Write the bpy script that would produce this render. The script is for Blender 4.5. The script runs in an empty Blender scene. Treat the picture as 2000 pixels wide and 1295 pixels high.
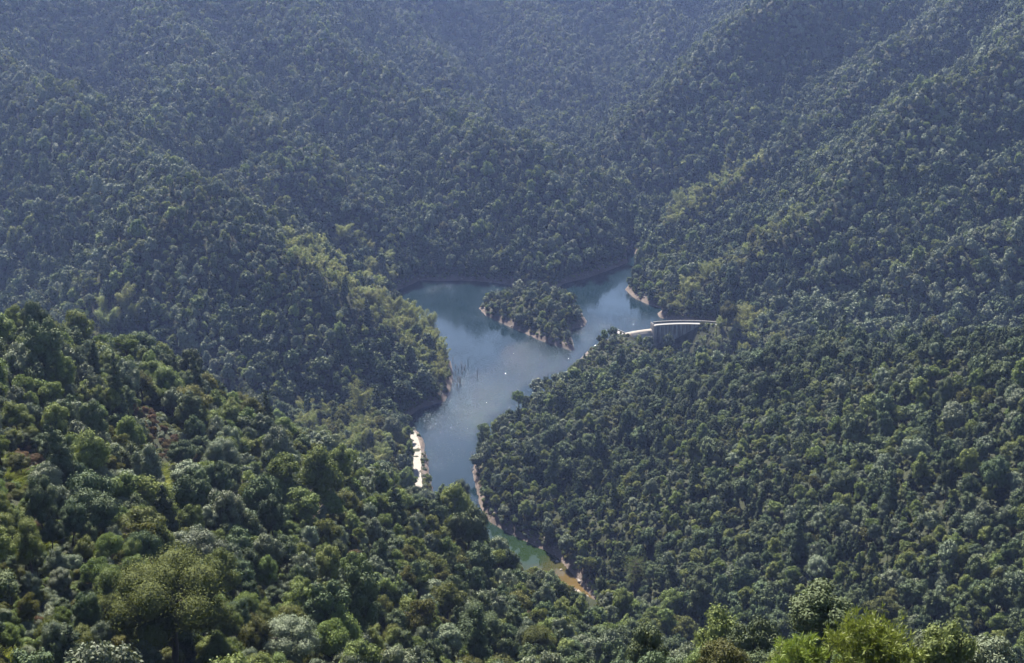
import bpy, math, random
import numpy as np

# ------------------------------------------------------------------ camera, sky, sun, exposure
SC = bpy.context.scene
COL = SC.collection
RAD = math.radians
CAM_H, PITCH, FPX, W0, H0 = 274.0, RAD(20.0), 2414.0, 2000.0, 1295.0
SUN_EL, SUN_AZ = RAD(46.0), RAD(-20.0)          # azimuth from +Y, positive to the right

cam_d = bpy.data.cameras.new('camera')
cam = bpy.data.objects.new('camera', cam_d)
COL.objects.link(cam)
cam.location = (0, 0, CAM_H)
cam.rotation_euler = (math.pi / 2 - PITCH, 0, 0)
cam_d.sensor_width = 36.0
cam_d.lens = 36.0 * FPX / W0
cam_d.clip_start, cam_d.clip_end = 0.5, 9000.0
SC.camera = cam

world = bpy.data.worlds.new('World')
SC.world = world
world.use_nodes = True
wn = world.node_tree
wn.nodes.clear()
sky = wn.nodes.new('ShaderNodeTexSky')
sky.sky_type = 'NISHITA'
sky.sun_disc = False
sky.sun_elevation = SUN_EL
sky.sun_rotation = SUN_AZ
sky.altitude = 300
sky.dust_density = 0.7
bg = wn.nodes.new('ShaderNodeBackground')
bg.inputs[1].default_value = 0.05
wo = wn.nodes.new('ShaderNodeOutputWorld')
wn.links.new(sky.outputs[0], bg.inputs[0])
wn.links.new(bg.outputs[0], wo.inputs[0])

sun_d = bpy.data.lights.new('sun', 'SUN')
sun = bpy.data.objects.new('sun', sun_d)
COL.objects.link(sun)
sun_d.energy = 5.0
sun_d.angle = RAD(0.53)
sun_d.color = (1.0, 0.93, 0.80)
sun.location = (0, 0, 600)
sun.rotation_euler = (math.pi / 2 - SUN_EL, 0, math.pi - SUN_AZ)   # lamp -Z points away from the sun

SC.view_settings.view_transform = 'Standard'
SC.view_settings.look = 'None'
SC.view_settings.exposure = 2.28
SC.view_settings.gamma = 1.0
SC.view_settings.use_curve_mapping = False
SC.render.engine = 'CYCLES'
cy = SC.cycles
cy.max_bounces = 5
cy.diffuse_bounces = 2
cy.glossy_bounces = 2
cy.transmission_bounces = 3
cy.volume_bounces = 0
cy.transparent_max_bounces = 8
cy.use_adaptive_sampling = True
cy.adaptive_threshold = 0.015
cy.use_denoising = True
cy.sample_clamp_indirect = 4.0

# ------------------------------------------------------------------ helpers
def px_dir(px, py):
    u = (np.asarray(px, float) - W0 / 2) / FPX
    v = (H0 / 2 - np.asarray(py, float)) / FPX
    return u, math.cos(PITCH) + v * math.sin(PITCH), -math.sin(PITCH) + v * math.cos(PITCH)

def at_z(px, py, z=0.0):
    dx, dy, dz = px_dir(px, py)
    t = (z - CAM_H) / dz
    return (float(t * dx), float(t * dy), float(z))

def at_y(px, py, Y, drop=0.0):
    dx, dy, dz = px_dir(px, py)
    t = Y / dy
    return (float(t * dx), float(Y), float(CAM_H + t * dz - drop))

def project(x, y, z):
    zz = z - CAM_H
    dep = y * math.cos(PITCH) - zz * math.sin(PITCH)
    up = y * math.sin(PITCH) + zz * math.cos(PITCH)
    dep = np.maximum(dep, 1e-3)
    return W0 / 2 + FPX * x / dep, H0 / 2 - FPX * up / dep, dep

def _h(ix, iy, seed):
    h = (ix * 374761393 + iy * 668265263 + seed * 974634217) & 0x7fffffff
    h = ((h ^ (h >> 13)) * 1274126177) & 0x7fffffff
    h = ((h ^ (h >> 15)) * 569420461) & 0x7fffffff
    return ((h ^ (h >> 16)) & 0xffffff) / float(0xffffff) * 2 - 1

def vnoise(x, y, s=0):
    x = np.asarray(x, float); y = np.asarray(y, float)
    ix = np.floor(x).astype(np.int64); iy = np.floor(y).astype(np.int64)
    fx = x - ix; fy = y - iy
    fx = fx * fx * fx * (fx * (fx * 6 - 15) + 10); fy = fy * fy * fy * (fy * (fy * 6 - 15) + 10)
    a = _h(ix, iy, s); b = _h(ix + 1, iy, s); c = _h(ix, iy + 1, s); d = _h(ix + 1, iy + 1, s)
    return (a * (1 - fx) + b * fx) * (1 - fy) + (c * (1 - fx) + d * fx) * fy

def fbm(x, y, s=0, o=4):
    r = 0; a = 1.0; t = 0
    for i in range(o):
        r = r + a * vnoise(x * 2 ** i, y * 2 ** i, s + i * 17); t += a; a *= 0.5
    return r / t

def poly_sdf(x, y, poly):
    """signed distance to a polygon, negative inside"""
    d = np.full(x.shape, 1e18); s = np.ones(x.shape, bool)
    n = len(poly)
    for i in range(n):
        ax, ay = poly[i]; bx, by = poly[(i + 1) % n]
        ex, ey = bx - ax, by - ay
        t = np.clip(((x - ax) * ex + (y - ay) * ey) / (ex * ex + ey * ey + 1e-9), 0, 1)
        dd = (x - ax - t * ex) ** 2 + (y - ay - t * ey) ** 2
        d = np.minimum(d, dd)
        c = ((ay > y) != (by > y)) & (x < (bx - ax) * (y - ay) / (by - ay + 1e-12) + ax)
        s ^= c
    return np.where(s, 1, -1) * np.sqrt(d)

def line_dist(x, y, pts):
    """distance to polyline and the polyline's height at the nearest point"""
    best = np.full(x.shape, 1e18); zz = np.zeros(x.shape)
    for (ax, ay, az), (bx, by, bz) in zip(pts[:-1], pts[1:]):
        ex, ey = bx - ax, by - ay
        t = np.clip(((x - ax) * ex + (y - ay) * ey) / (ex * ex + ey * ey + 1e-9), 0, 1)
        dd = (x - ax - t * ex) ** 2 + (y - ay - t * ey) ** 2
        m = dd < best
        best = np.where(m, dd, best); zz = np.where(m, az + t * (bz - az), zz)
    return np.sqrt(best), zz

def in_poly(px, py, poly):
    s = np.zeros(np.shape(px), bool); n = len(poly)
    for i in range(n):
        ax, ay = poly[i]; bx, by = poly[(i + 1) % n]
        s ^= ((ay > py) != (by > py)) & (px < (bx - ax) * (py - ay) / (by - ay + 1e-12) + ax)
    return s

def tag(o, label=None, cat=None, group=None, kind=None):
    if label: o['label'] = label
    if cat: o['category'] = cat
    if group: o['group'] = group
    if kind: o['kind'] = kind
    return o

def mesh_obj(name, verts, faces, mat=None, parent=None, smooth=False, link=True):
    me = bpy.data.meshes.new(name)
    me.from_pydata([tuple(map(float, v)) for v in verts], [], [tuple(map(int, f)) for f in faces])
    if smooth: me.shade_smooth()
    if mat is not None:
        for m in (mat if isinstance(mat, (list, tuple)) else [mat]): me.materials.append(m)
    o = bpy.data.objects.new(name, me)
    if link: COL.objects.link(o)
    if parent is not None: o.parent = parent
    return o

def empty(name, loc, rz=0.0):
    o = bpy.data.objects.new(name, None)
    o.empty_display_size = 0.5
    o.location = loc; o.rotation_euler = (0, 0, rz)
    COL.objects.link(o)
    return o

# ------------------------------------------------------------------ node materials
class NT:
    def __init__(s, name):
        s.m = bpy.data.materials.new(name); s.m.use_nodes = True
        s.t = s.m.node_tree; s.t.nodes.clear()
        s.out = s.n('ShaderNodeOutputMaterial')
    def n(s, typ, **kw):
        nd = s.t.nodes.new(typ)
        for k, v in kw.items(): setattr(nd, k, v)
        return nd
    def l(s, a, b): s.t.links.new(a, b)
    def val(s, sock, v):
        if hasattr(v, 'links') or hasattr(v, 'is_output'): s.l(v, sock)
        else: sock.default_value = v
    def mix(s, f, a, b, blend='MIX'):
        nd = s.n('ShaderNodeMix', data_type='RGBA', blend_type=blend)
        s.val(nd.inputs[0], f)
        for i, v in ((6, a), (7, b)):
            if isinstance(v, tuple) and len(v) == 3: v = (*v, 1)
            s.val(nd.inputs[i], v)
        return nd.outputs[2]
    def math(s, op, a, b=0.0, clamp=False):
        nd = s.n('ShaderNodeMath', operation=op, use_clamp=clamp)
        s.val(nd.inputs[0], a); s.val(nd.inputs[1], b)
        return nd.outputs[0]
    def noise(s, scale, detail=4.0, rough=0.55, vec=None, dist=0.0):
        nd = s.n('ShaderNodeTexNoise')
        nd.inputs['Scale'].default_value = scale; nd.inputs['Detail'].default_value = detail
        nd.inputs['Roughness'].default_value = rough; nd.inputs['Distortion'].default_value = dist
        if vec is not None: s.l(vec, nd.inputs['Vector'])
        return nd.outputs[0]
    def ramp(s, f, stops):
        nd = s.n('ShaderNodeValToRGB'); cr = nd.color_ramp
        while len(cr.elements) < len(stops): cr.elements.new(0.5)
        for e, (p, c) in zip(cr.elements, stops):
            e.position = p; e.color = (c, c, c, 1) if isinstance(c, (int, float)) else (*c, 1)
        s.l(f, nd.inputs[0])
        return nd.outputs[0]
    def attr(s, name, typ='GEOMETRY'):
        nd = s.n('ShaderNodeAttribute', attribute_name=name, attribute_type=typ)
        return nd
    def pos(s): return s.n('ShaderNodeNewGeometry').outputs['Position']
    def obj(s): return s.n('ShaderNodeTexCoord').outputs['Object']
    def bsdf(s, color, rough=0.8, spec=0.3, bump=None, bstr=0.3, bdist=0.1):
        nd = s.n('ShaderNodeBsdfPrincipled')
        if isinstance(color, tuple) and len(color) == 3: color = (*color, 1)
        s.val(nd.inputs['Base Color'], color); s.val(nd.inputs['Roughness'], rough)
        nd.inputs['Specular IOR Level'].default_value = spec
        if bump is not None:
            b = s.n('ShaderNodeBump'); b.inputs['Strength'].default_value = bstr; b.inputs['Distance'].default_value = bdist
            s.l(bump, b.inputs['Height']); s.l(b.outputs[0], nd.inputs['Normal'])
        return nd
    def done(s, shader): s.l(shader.outputs[0] if hasattr(shader, 'outputs') else shader, s.out.inputs[0]); return s.m

def leaf_mat(name, dark, light, transl=0.28, rough=0.75, spec=0.18, tl=None):
    t = NT(name)
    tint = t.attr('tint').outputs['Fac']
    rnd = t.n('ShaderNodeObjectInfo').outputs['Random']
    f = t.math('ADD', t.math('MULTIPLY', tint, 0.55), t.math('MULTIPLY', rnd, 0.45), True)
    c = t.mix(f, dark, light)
    hs = t.n('ShaderNodeHueSaturation')
    t.l(c, hs.inputs['Color'])
    t.l(t.math('ADD', t.math('MULTIPLY', t.math('FRACT', t.math('MULTIPLY', rnd, 7.31)), 0.035), 0.4825), hs.inputs['Hue'])
    t.l(t.math('ADD', t.math('MULTIPLY', t.math('FRACT', t.math('MULTIPLY', rnd, 3.77)), 0.4), 0.8), hs.inputs['Value'])
    c = hs.outputs[0]
    b = t.bsdf(c, rough, spec)
    tr = t.n('ShaderNodeBsdfTranslucent')
    if tl: t.l(t.mix(0.6, c, tl), tr.inputs[0])
    else: t.l(c, tr.inputs[0])
    mx = t.n('ShaderNodeMixShader'); mx.inputs[0].default_value = transl
    t.l(b.outputs[0], mx.inputs[1]); t.l(tr.outputs[0], mx.inputs[2])
    return t.done(mx)

def bark_mat(name, a, b):
    t = NT(name)
    n = t.noise(3.0, 5, 0.6, t.obj())
    return t.done(t.bsdf(t.mix(n, a, b), 0.9, 0.1, n, 0.6, 0.05))

M = {}
M['dark'] = leaf_mat('leaf_dark_evergreen', (0.032, 0.050, 0.024), (0.070, 0.094, 0.040), 0.1)
M['mid'] = leaf_mat('leaf_mid_green', (0.066, 0.092, 0.026), (0.135, 0.163, 0.050), 0.26)
M['grey'] = leaf_mat('leaf_grey_green', (0.062, 0.082, 0.050), (0.125, 0.150, 0.088), 0.15, 0.7, 0.3)
M['olive'] = leaf_mat('leaf_olive', (0.050, 0.058, 0.018), (0.100, 0.106, 0.030), 0.3)
M['olivefine'] = leaf_mat('leaf_olive_fine', (0.044, 0.054, 0.018), (0.074, 0.084, 0.026), 0.25, 0.85, 0.1)
M['bamboo'] = leaf_mat('leaf_bamboo', (0.100, 0.122, 0.034), (0.180, 0.195, 0.065), 0.4, 0.6, 0.3)
M['fir'] = leaf_mat('needle_dark', (0.028, 0.044, 0.022), (0.058, 0.078, 0.036), 0.08)
M['pine'] = leaf_mat('needle_bright', (0.062, 0.094, 0.013), (0.115, 0.150, 0.024), 0.32, 0.6, 0.3)
M['pinedull'] = leaf_mat('needle_olive', (0.056, 0.076, 0.018), (0.100, 0.125, 0.030), 0.3, 0.6, 0.3)
M['red'] = leaf_mat('leaf_rusty', (0.085, 0.062, 0.034), (0.150, 0.105, 0.060), 0.25)
M['grass'] = leaf_mat('grass_blade', (0.080, 0.105, 0.016), (0.155, 0.175, 0.035), 0.35)
M['bark'] = bark_mat('bark_grey', (0.028, 0.024, 0.020), (0.070, 0.060, 0.050))
M['deadwood'] = bark_mat('dead_wood', (0.16, 0.12, 0.095), (0.34, 0.28, 0.23))

# ------------------------------------------------------------------ terrain
def P(px, py, Y, z=None, tree=7.0):
    q = at_y(px, py, Y, tree)
    return (q[0], q[1], z if z is not None else q[2])

RIDGES = [   # (slope, rounding, [points])
 ('near', 0.70, 10, [(10,-120,300),(-20,-30,262),(-35,30,236),(-54,85,210),(-82,150,194),(-119,262,171),(-114,288,157),
            (-110,312,143),(-106,342,125),(-99,390,104),(-82,432,80),(-70,478,50),(-73,510,28),(-70,540,15),(-62,570,5)]),
 ('near', 0.80, 8, [(10,-60,290),(8,-10,262),(12,25,243),(22,52,231),(27,68,219),(31,82,206)]),
 ('dam', 0.58, 14, [(38,688,3),(60,650,5),(90,606,26),(150,540,64),(200,452,102),(262,384,140),(330,300,190),(380,200,250)]),
 ('dam', 0.5, 12, [(90,606,25),(58,560,25),(18,522,6)]),
 ('dam', 0.5, 12, [(150,540,61),(122,490,45),(82,450,16)]),
 ('dam', 0.5, 12, [(200,452,99),(170,415,74),(128,392,36)]),
 ('peninsula', 0.55, 14, [(-33,700,3),P(800,650,700),P(700,580,694),P(600,505,694),P(520,452,700),P(450,400,712),P(385,345,728),
            P(320,335,775),P(240,300,815),P(180,230,865),P(80,160,925),P(-60,80,1000),P(-150,0,1090),(-520,1400,250),(-560,2050,330)]),
 ('peninsula', 0.52, 14, [P(385,345,728),P(300,425,702),P(205,495,672),P(110,575,640),P(40,630,615)]),
 ('peninsula', 0.5, 22, [P(470,425,715),P(540,560,668),P(630,690,630),P(720,760,618,7),(-62,612,2)]),
 ('peninsula', 0.5, 18, [P(660,560,700),P(760,690,655,10),P(830,760,638,4)]),
 ('peninsula', 0.52, 16, [P(340,390,712),P(360,560,655),P(430,690,600)]),
 ('left', 0.58, 14, [(-66,872,3),P(770,455,886),P(700,375,902),P(600,295,932),P(480,195,992),P(400,120,1065),P(300,20,1180),(-400,1450,250),(-450,2050,330)]),
 ('left', 0.55, 14, [P(600,295,932),P(520,330,890),P(470,370,850)]),
 ('left', 0.55, 14, [P(400,120,1065),P(330,190,990),P(290,250,930)]),
 ('centre', 0.55, 16, [(75,935,4),P(1180,400,945),P(1110,320,962),P(1030,258,985),P(930,238,1005),P(830,215,1060),P(700,105,1140),P(560,10,1240),(-290,1560,250),(-330,2050,330)]),
 ('centre', 0.5, 30, [P(1030,258,985),P(1000,380,935),P(985,500,888),P(985,530,874,2)]),
 ('centre', 0.5, 26, [P(1060,270,980),P(1100,400,918),P(1110,500,885,4)]),
 ('centre', 0.5, 26, [P(930,238,1005),P(880,360,945),P(865,480,895),P(860,520,876,2)]),
 ('centre', 0.5, 16, [P(700,105,1140),P(740,200,1075),P(760,300,1010)]),
 ('far', 0.58, 12, [P(955,232,1200),P(880,145,1300),P(800,55,1420),P(740,-25,1530),(-190,1740,270),(-200,2050,330)]),
 ('far', 0.58, 12, [P(1150,238,1290),P(1110,145,1390),P(1060,45,1520),P(1020,-35,1640),(10,1830,280),(0,2050,330)]),
 ('far', 0.58, 12, [P(1260,165,1380),P(1270,75,1480),P(1290,-5,1590),(200,1790,270),(230,2050,330)]),
 ('right', 0.58, 12, [P(1240,425,985,5),P(1180,290,1090),P(1290,185,1120),P(1400,95,1160),P(1520,-8,1220),P(1650,-100,1300),(420,1540,260),(500,2050,340)]),
 ('right', 0.56, 14, [P(1250,470,930),P(1330,415,940),P(1420,362,958),P(1500,305,985),P(1600,225,1028),P(1720,125,1080),P(1850,25,1150),P(1960,-80,1240),(600,1480,270),(760,2050,340)]),
 ('right', 0.56, 14, [P(1300,590,795),P(1380,540,800),P(1480,475,812),P(1580,405,832),P(1680,295,872),P(1800,195,918),P(1950,85,985),P(2080,0,1065),(640,1350,260),(900,2050,340)]),
 ('right', 0.56, 14, [(157,768,4),P(1520,565,765),P(1640,505,785),P(1760,445,805),P(1880,385,830),P(2000,295,870),P(2150,195,930),(720,1150,240),(950,1700,380)]),
 ('right', 0.56, 14, [P(1640,625,730),P(1700,600,735),P(1850,535,740),P(2000,455,760),P(2200,375,800),(640,930,190),(900,1100,270)]),
 ('islet', 0.55, 6, [(-13,793,5),(2,789,10),(17,787,14.5),(30,768,11),(38,730,4)]),
]
LAKE = [at_z(*p)[:2] for p in [
 (1234,486),(1246,503),(1240,520),(1236,540),(1228,556),(1222,566),(1238,581),(1262,593),(1280,600),(1298,604),(1284,612),(1290,620),(1312,627)]]
LAKE += [(136,770),(151,763),(148,752),(130,758),(112,760.5),(96,758.5),(80,752),(68,744),(58,735),(46,716),(39,699)]
LAKE += [at_z(*p)[:2] for p in [
 (1112,722),(1090,742),(1040,785),(1005,815),(975,846),(945,866),(927,890),(924,922),(932,955),(937,985),(942,998),(957,1019),(990,1039),(1023,1056),
 (1056,1072),(1089,1089),(1113,1115),(1128,1134),(1138,1146),(1155,1166),(1176,1190),(1168,1212),(1120,1206),(1084,1180),(1056,1152),(1016,1130),(984,1110),
 (944,1080),(922,1040),(893,1008),(868,985),(850,968),(841,945),(836,925),(838,905),(832,882),(826,862),(814,846),(802,838),(788,828),(797,815),
 (816,800),(840,791),(868,784),(876,768),(882,752),(884,732),(880,708),(860,682),(830,655),(790,625),(760,600),(748,580),(770,570),(802,557),(822,547),
 (860,549),(900,548),(940,550),(988,555),(1040,560),(1090,561),(1104,553),(1140,545),(1180,531),(1208,521),(1226,513),(1224,503),(1221,492),(1226,485)]]
ISLET = [at_z(*p)[:2] for p in [(936,602),(948,616),(980,631),(1020,649),(1060,667),(1100,679),(1122,687),(1119,672),(1113,655),(1120,642),(1143,637),(1145,627),
        (1136,610),(1110,597),(1060,588),(1000,585),(955,592)]]
ROAD = [at_z(px, py, 3.0) for px, py in [(802,842),(812,862),(815,880),(815,905),(815,930),(818,955),(826,985)]]
GORGE = [(100,738,-17),(138,688,-15),(190,622,-6),(260,560,8),(400,500,30)]
ZONES = ['near','dam','peninsula','left','centre','far','right','islet']

def terrain(x, y):
    wx = x + 11 * vnoise(x / 95, y / 95, 5) + 4 * vnoise(x / 33, y / 33, 6)
    wy = y + 11 * vnoise(x / 95, y / 95, 8) + 4 * vnoise(x / 33, y / 33, 9)
    k = 2.5
    acc = np.zeros(x.shape); best = np.full(x.shape, -1e9); zone = np.zeros(x.shape, int)
    vals = []
    for zname, s, w, pts in RIDGES:
        near = zname in ('islet', 'near', 'dam')
        if not near: s, w = s * 1.5, w * 0.4
        v = np.full(x.shape, -1e9)
        for sa, sb in zip(pts[:-1], pts[1:]):
            d, zz = line_dist(x if near else wx, y if near else wy, [sa, sb])
            v = np.maximum(v, zz - s * (np.sqrt(d * d + w * w) - w))
        m = v > best
        best = np.where(m, v, best); zone = np.where(m, ZONES.index(zname), zone)
        vals.append(v)
    for v in vals: acc += np.exp(np.clip((v - best) / k, -40, 0))
    R = best + k * np.log(acc) * 0.8
    dl = poly_sdf(x, y, LAKE); di = poly_sdf(x, y, ISLET)
    d = np.maximum(dl, -di)                     # >0 on land
    amp = np.clip(d / 110, 0, 1) * np.clip(y / 350, 0.15, 1)
    qx = x + 22 * vnoise(x / 60, y / 60, 61); qy = y + 22 * vnoise(x / 60, y / 60, 62)
    spur = 1 - np.abs(vnoise(qx / 75, qy / 120, 31)) * 2.2
    spur2 = 1 - np.abs(vnoise(qx / 38, qy / 46, 33)) * 2.2
    fd = line_dist(x, y, RIDGES[2][3])[0]
    fd = np.where((y < 745) & (x > 0), np.minimum(fd, 60), fd)
    amp = amp * np.clip(fd / 160, 0.25, 1)
    R = R + amp * (7 * fbm(x / 70, y / 70, 21, 4) + 5.5 * spur * np.clip(y / 600, 0.3, 1) + 2.2 * spur2)
    jit = 0.5 * vnoise(x / 5, y / 5, 41) + 0.9 * vnoise(x / 14, y / 14, 42)
    dj = d + jit * np.clip(d / 3 + 0.4, 0.2, 1)
    lo = np.minimum(np.minimum(0.95 * dj, 2.6 + 0.36 * dj), 8 + 0.06 * dj) + np.clip((dj - 12) / 30, 0, 1) * 4 * fbm(x / 40, y / 40, 51, 3); hi = np.minimum(1.05 * dj + 0.2, 5 + 0.9 * dj)
    hi = np.where(zone == 0, np.minimum(hi, 2 + 0.50 * dj + 0.65 * np.maximum(dj - 60, 0)), hi)
    lo = np.where((x > 30) & (x < 112) & (y > 630) & (y < 750), lo * 0.5, lo)
    z = np.where(dj > 0, np.minimum(np.maximum(R, lo), hi), 0)
    z = np.where(dj <= 0, np.maximum(0.45 * dj, -9), z)
    gd, gz = line_dist(x, y, GORGE)
    z = np.minimum(z, gz + np.maximum(gd - 7, 0) * 0.95 + np.where((x < 96) | (y > 762), 400, 0) * np.clip((766 - y) / -4 + 1, 0, 1))
    rd, rz = line_dist(x, y, ROAD)
    z = np.where((z > 3) & (rd < 60), np.minimum(z, 2.9 + 0.78 * np.maximum(rd - 3.5, 0)), z)
    bl = np.clip((rd - 3.4) / 4, 0, 1)
    z = np.where((rd < 7.5) & (z > 0.3), 2.9 * (1 - bl) + z * bl, z)
    return z, d, zone, rd

GX0, GX1, GY0, GY1, GS = -860.0, 980.0, -130.0, 2060.0, 4.0
nx, ny = int((GX1 - GX0) / GS) + 1, int((GY1 - GY0) / GS) + 1
gx = GX0 + GS * np.arange(nx); gy = GY0 + GS * np.arange(ny)
XX, YY = np.meshgrid(gx, gy)
ZZ, DD, ZN, RD = terrain(XX, YY)

def sample(arr, x, y):
    fx = np.clip((np.asarray(x, float) - GX0) / GS, 0, nx - 1.001); fy = np.clip((np.asarray(y, float) - GY0) / GS, 0, ny - 1.001)
    ix = fx.astype(int); iy = fy.astype(int); fx = fx - ix; fy = fy - iy
    return (arr[iy, ix] * (1 - fx) + arr[iy, ix + 1] * fx) * (1 - fy) + (arr[iy + 1, ix] * (1 - fx) + arr[iy + 1, ix + 1] * fx) * fy

def zat(x, y): return sample(ZZ, x, y)

def _blur(a, r):
    k = np.ones(2 * r + 1) / (2 * r + 1)
    for ax in (0, 1, 0, 1):
        a = np.apply_along_axis(lambda v: np.convolve(np.pad(v, r, 'edge'), k, 'valid'), ax, a)
    return a
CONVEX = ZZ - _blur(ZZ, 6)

def hit(px, py, lift=0.0):
    """first point of the ground (raised by lift) on the ray through a picture point"""
    dx, dy, dz = px_dir(px, py)
    t = np.arange(30, 2400, 0.75)
    x, y, z = t * dx, t * dy, CAM_H + t * dz
    i = int(np.argmax(z < zat(x, y) + lift))
    return float(x[i]), float(y[i]), float(zat(x[i], y[i]))

def seen(x, y, z, slack=4.0):
    """is the point visible from the camera over the ground (raised by slack)?"""
    vis = np.ones(x.shape, bool)
    for f in np.linspace(0.04, 0.985, 70):
        zr = CAM_H + (z - CAM_H) * f
        vis &= zr > zat(x * f, y * f) + slack * (1 if f < 0.9 else (1 - f) * 10)
    return vis

def build_terrain():
    def grid(name, x0, x1, y0, y1, step):
        pass
    idx = np.arange(nx * ny).reshape(ny, nx)
    a = idx[:-1, :-1].ravel(); b = idx[:-1, 1:].ravel(); c = idx[1:, 1:].ravel(); d = idx[1:, :-1].ravel()
    quads = np.stack([a, b, c, d], 1)
    # finer sheet where bare banks, road and islet show
    me = bpy.data.meshes.new('hillside')
    X, Y, Z = XX.ravel(), YY.ravel(), ZZ.ravel()
    fine = (XX > -110) & (XX < 160) & (YY > 405) & (YY < 960)
    fq = fine[:-1, :-1] & fine[1:, 1:] & fine[:-1, 1:] & fine[1:, :-1]
    keep = ~fq.ravel()
    verts = [np.stack([X, Y, Z], 1)]; faces = [quads[keep]]
    ix = np.where(fine.any(0))[0]; iy = np.where(fine.any(1))[0]
    fs = 4
    fxs = gx[ix[0]] + GS / fs * np.arange((ix[-1] - ix[0]) * fs + 1); fys = gy[iy[0]] + GS / fs * np.arange((iy[-1] - iy[0]) * fs + 1)
    FX, FY = np.meshgrid(fxs, fys)
    FZ = terrain(FX, FY)[0]
    bz = zat(FX, FY)
    edge = np.minimum(np.minimum(FX - fxs[0], fxs[-1] - FX), np.minimum(FY - fys[0], fys[-1] - FY))
    w = np.clip(edge / 8, 0, 1)
    FZ = bz * (1 - w) + FZ * w
    FZ = FZ + np.where((FZ > 0.2) & (FZ < 4.5), 0.35 * vnoise(FX / 1.7, FY / 1.7, 77) + 0.3 * vnoise(FX / 4, FY / 4, 78), 0) * np.clip(edge / 8, 0, 1)
    fnx, fny = len(fxs), len(fys)
    fi = np.arange(fnx * fny).reshape(fny, fnx) + nx * ny
    faces.append(np.stack([fi[:-1, :-1].ravel(), fi[:-1, 1:].ravel(), fi[1:, 1:].ravel(), fi[1:, :-1].ravel()], 1))
    verts.append(np.stack([FX.ravel(), FY.ravel(), FZ.ravel()], 1))
    V = np.concatenate(verts); F = np.concatenate(faces)
    me.vertices.add(len(V)); me.vertices.foreach_set('co', V.ravel().astype(np.float32))
    me.loops.add(F.size); me.loops.foreach_set('vertex_index', F.ravel().astype(np.int32))
    me.polygons.add(len(F)); me.polygons.foreach_set('loop_start', (np.arange(len(F)) * 4).astype(np.int32))
    me.update(calc_edges=True)
    me.shade_smooth()
    at = me.attributes.new('shore', 'FLOAT', 'POINT')
    dd = np.concatenate([DD.ravel(), np.maximum(poly_sdf(FX, FY, LAKE), -poly_sdf(FX, FY, ISLET)).ravel()])
    at.data.foreach_set('value', np.clip(dd, -20, 60).astype(np.float32))
    t = NT('hillside_ground')
    p = t.pos()
    sep = t.n('ShaderNodeSeparateXYZ'); t.l(p, sep.inputs[0])
    n1 = t.noise(0.35, 6, 0.6, p); n2 = t.noise(1.6, 5, 0.65, p)
    soil = t.mix(n2, (0.038, 0.030, 0.026), (0.105, 0.082, 0.070))
    rock = t.mix(n1, (0.054, 0.043, 0.038), (0.150, 0.120, 0.106))
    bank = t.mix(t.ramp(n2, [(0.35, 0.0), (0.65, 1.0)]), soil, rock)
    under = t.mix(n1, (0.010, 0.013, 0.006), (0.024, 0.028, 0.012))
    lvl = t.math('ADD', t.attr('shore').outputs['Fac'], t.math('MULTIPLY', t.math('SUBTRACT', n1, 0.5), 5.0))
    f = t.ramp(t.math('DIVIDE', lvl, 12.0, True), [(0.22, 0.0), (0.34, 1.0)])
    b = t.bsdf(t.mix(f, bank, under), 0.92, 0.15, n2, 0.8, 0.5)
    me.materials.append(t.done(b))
    o = bpy.data.objects.new('hillside', me); COL.objects.link(o)
    tag(o, 'steep wooded mountain ground with bare reddish banks along the reservoir', 'hillside', None, 'structure')
    return o
build_terrain()

# ------------------------------------------------------------------ haze
def build_haze():
    x0, x1, y0, y1, z0, z1 = -900, 1020, -170, 2100, ZZ.min() - 1.5, max(ZZ.max(), 280) + 16
    v = [(x, y, z) for z in (z0, z1) for x, y in ((x0, y0), (x1, y0), (x1, y1), (x0, y1))]
    f = [(0, 3, 2, 1), (4, 5, 6, 7), (0, 1, 5, 4), (1, 2, 6, 5), (2, 3, 7, 6), (3, 0, 4, 7)]
    t = NT('haze_air')
    pv = t.n('ShaderNodeVolumePrincipled')
    pv.inputs['Color'].default_value = (0.36, 0.50, 1.0, 1)
    pv.inputs['Density'].default_value = 0.000060
    pv.inputs['Anisotropy'].default_value = 0.35
    t.l(pv.outputs[0], t.out.inputs['Volume'])
    o = mesh_obj('haze', v, f, t.m)
    tag(o, 'thin blue haze filling the valley air', 'haze', None, 'stuff')
build_haze()

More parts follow.
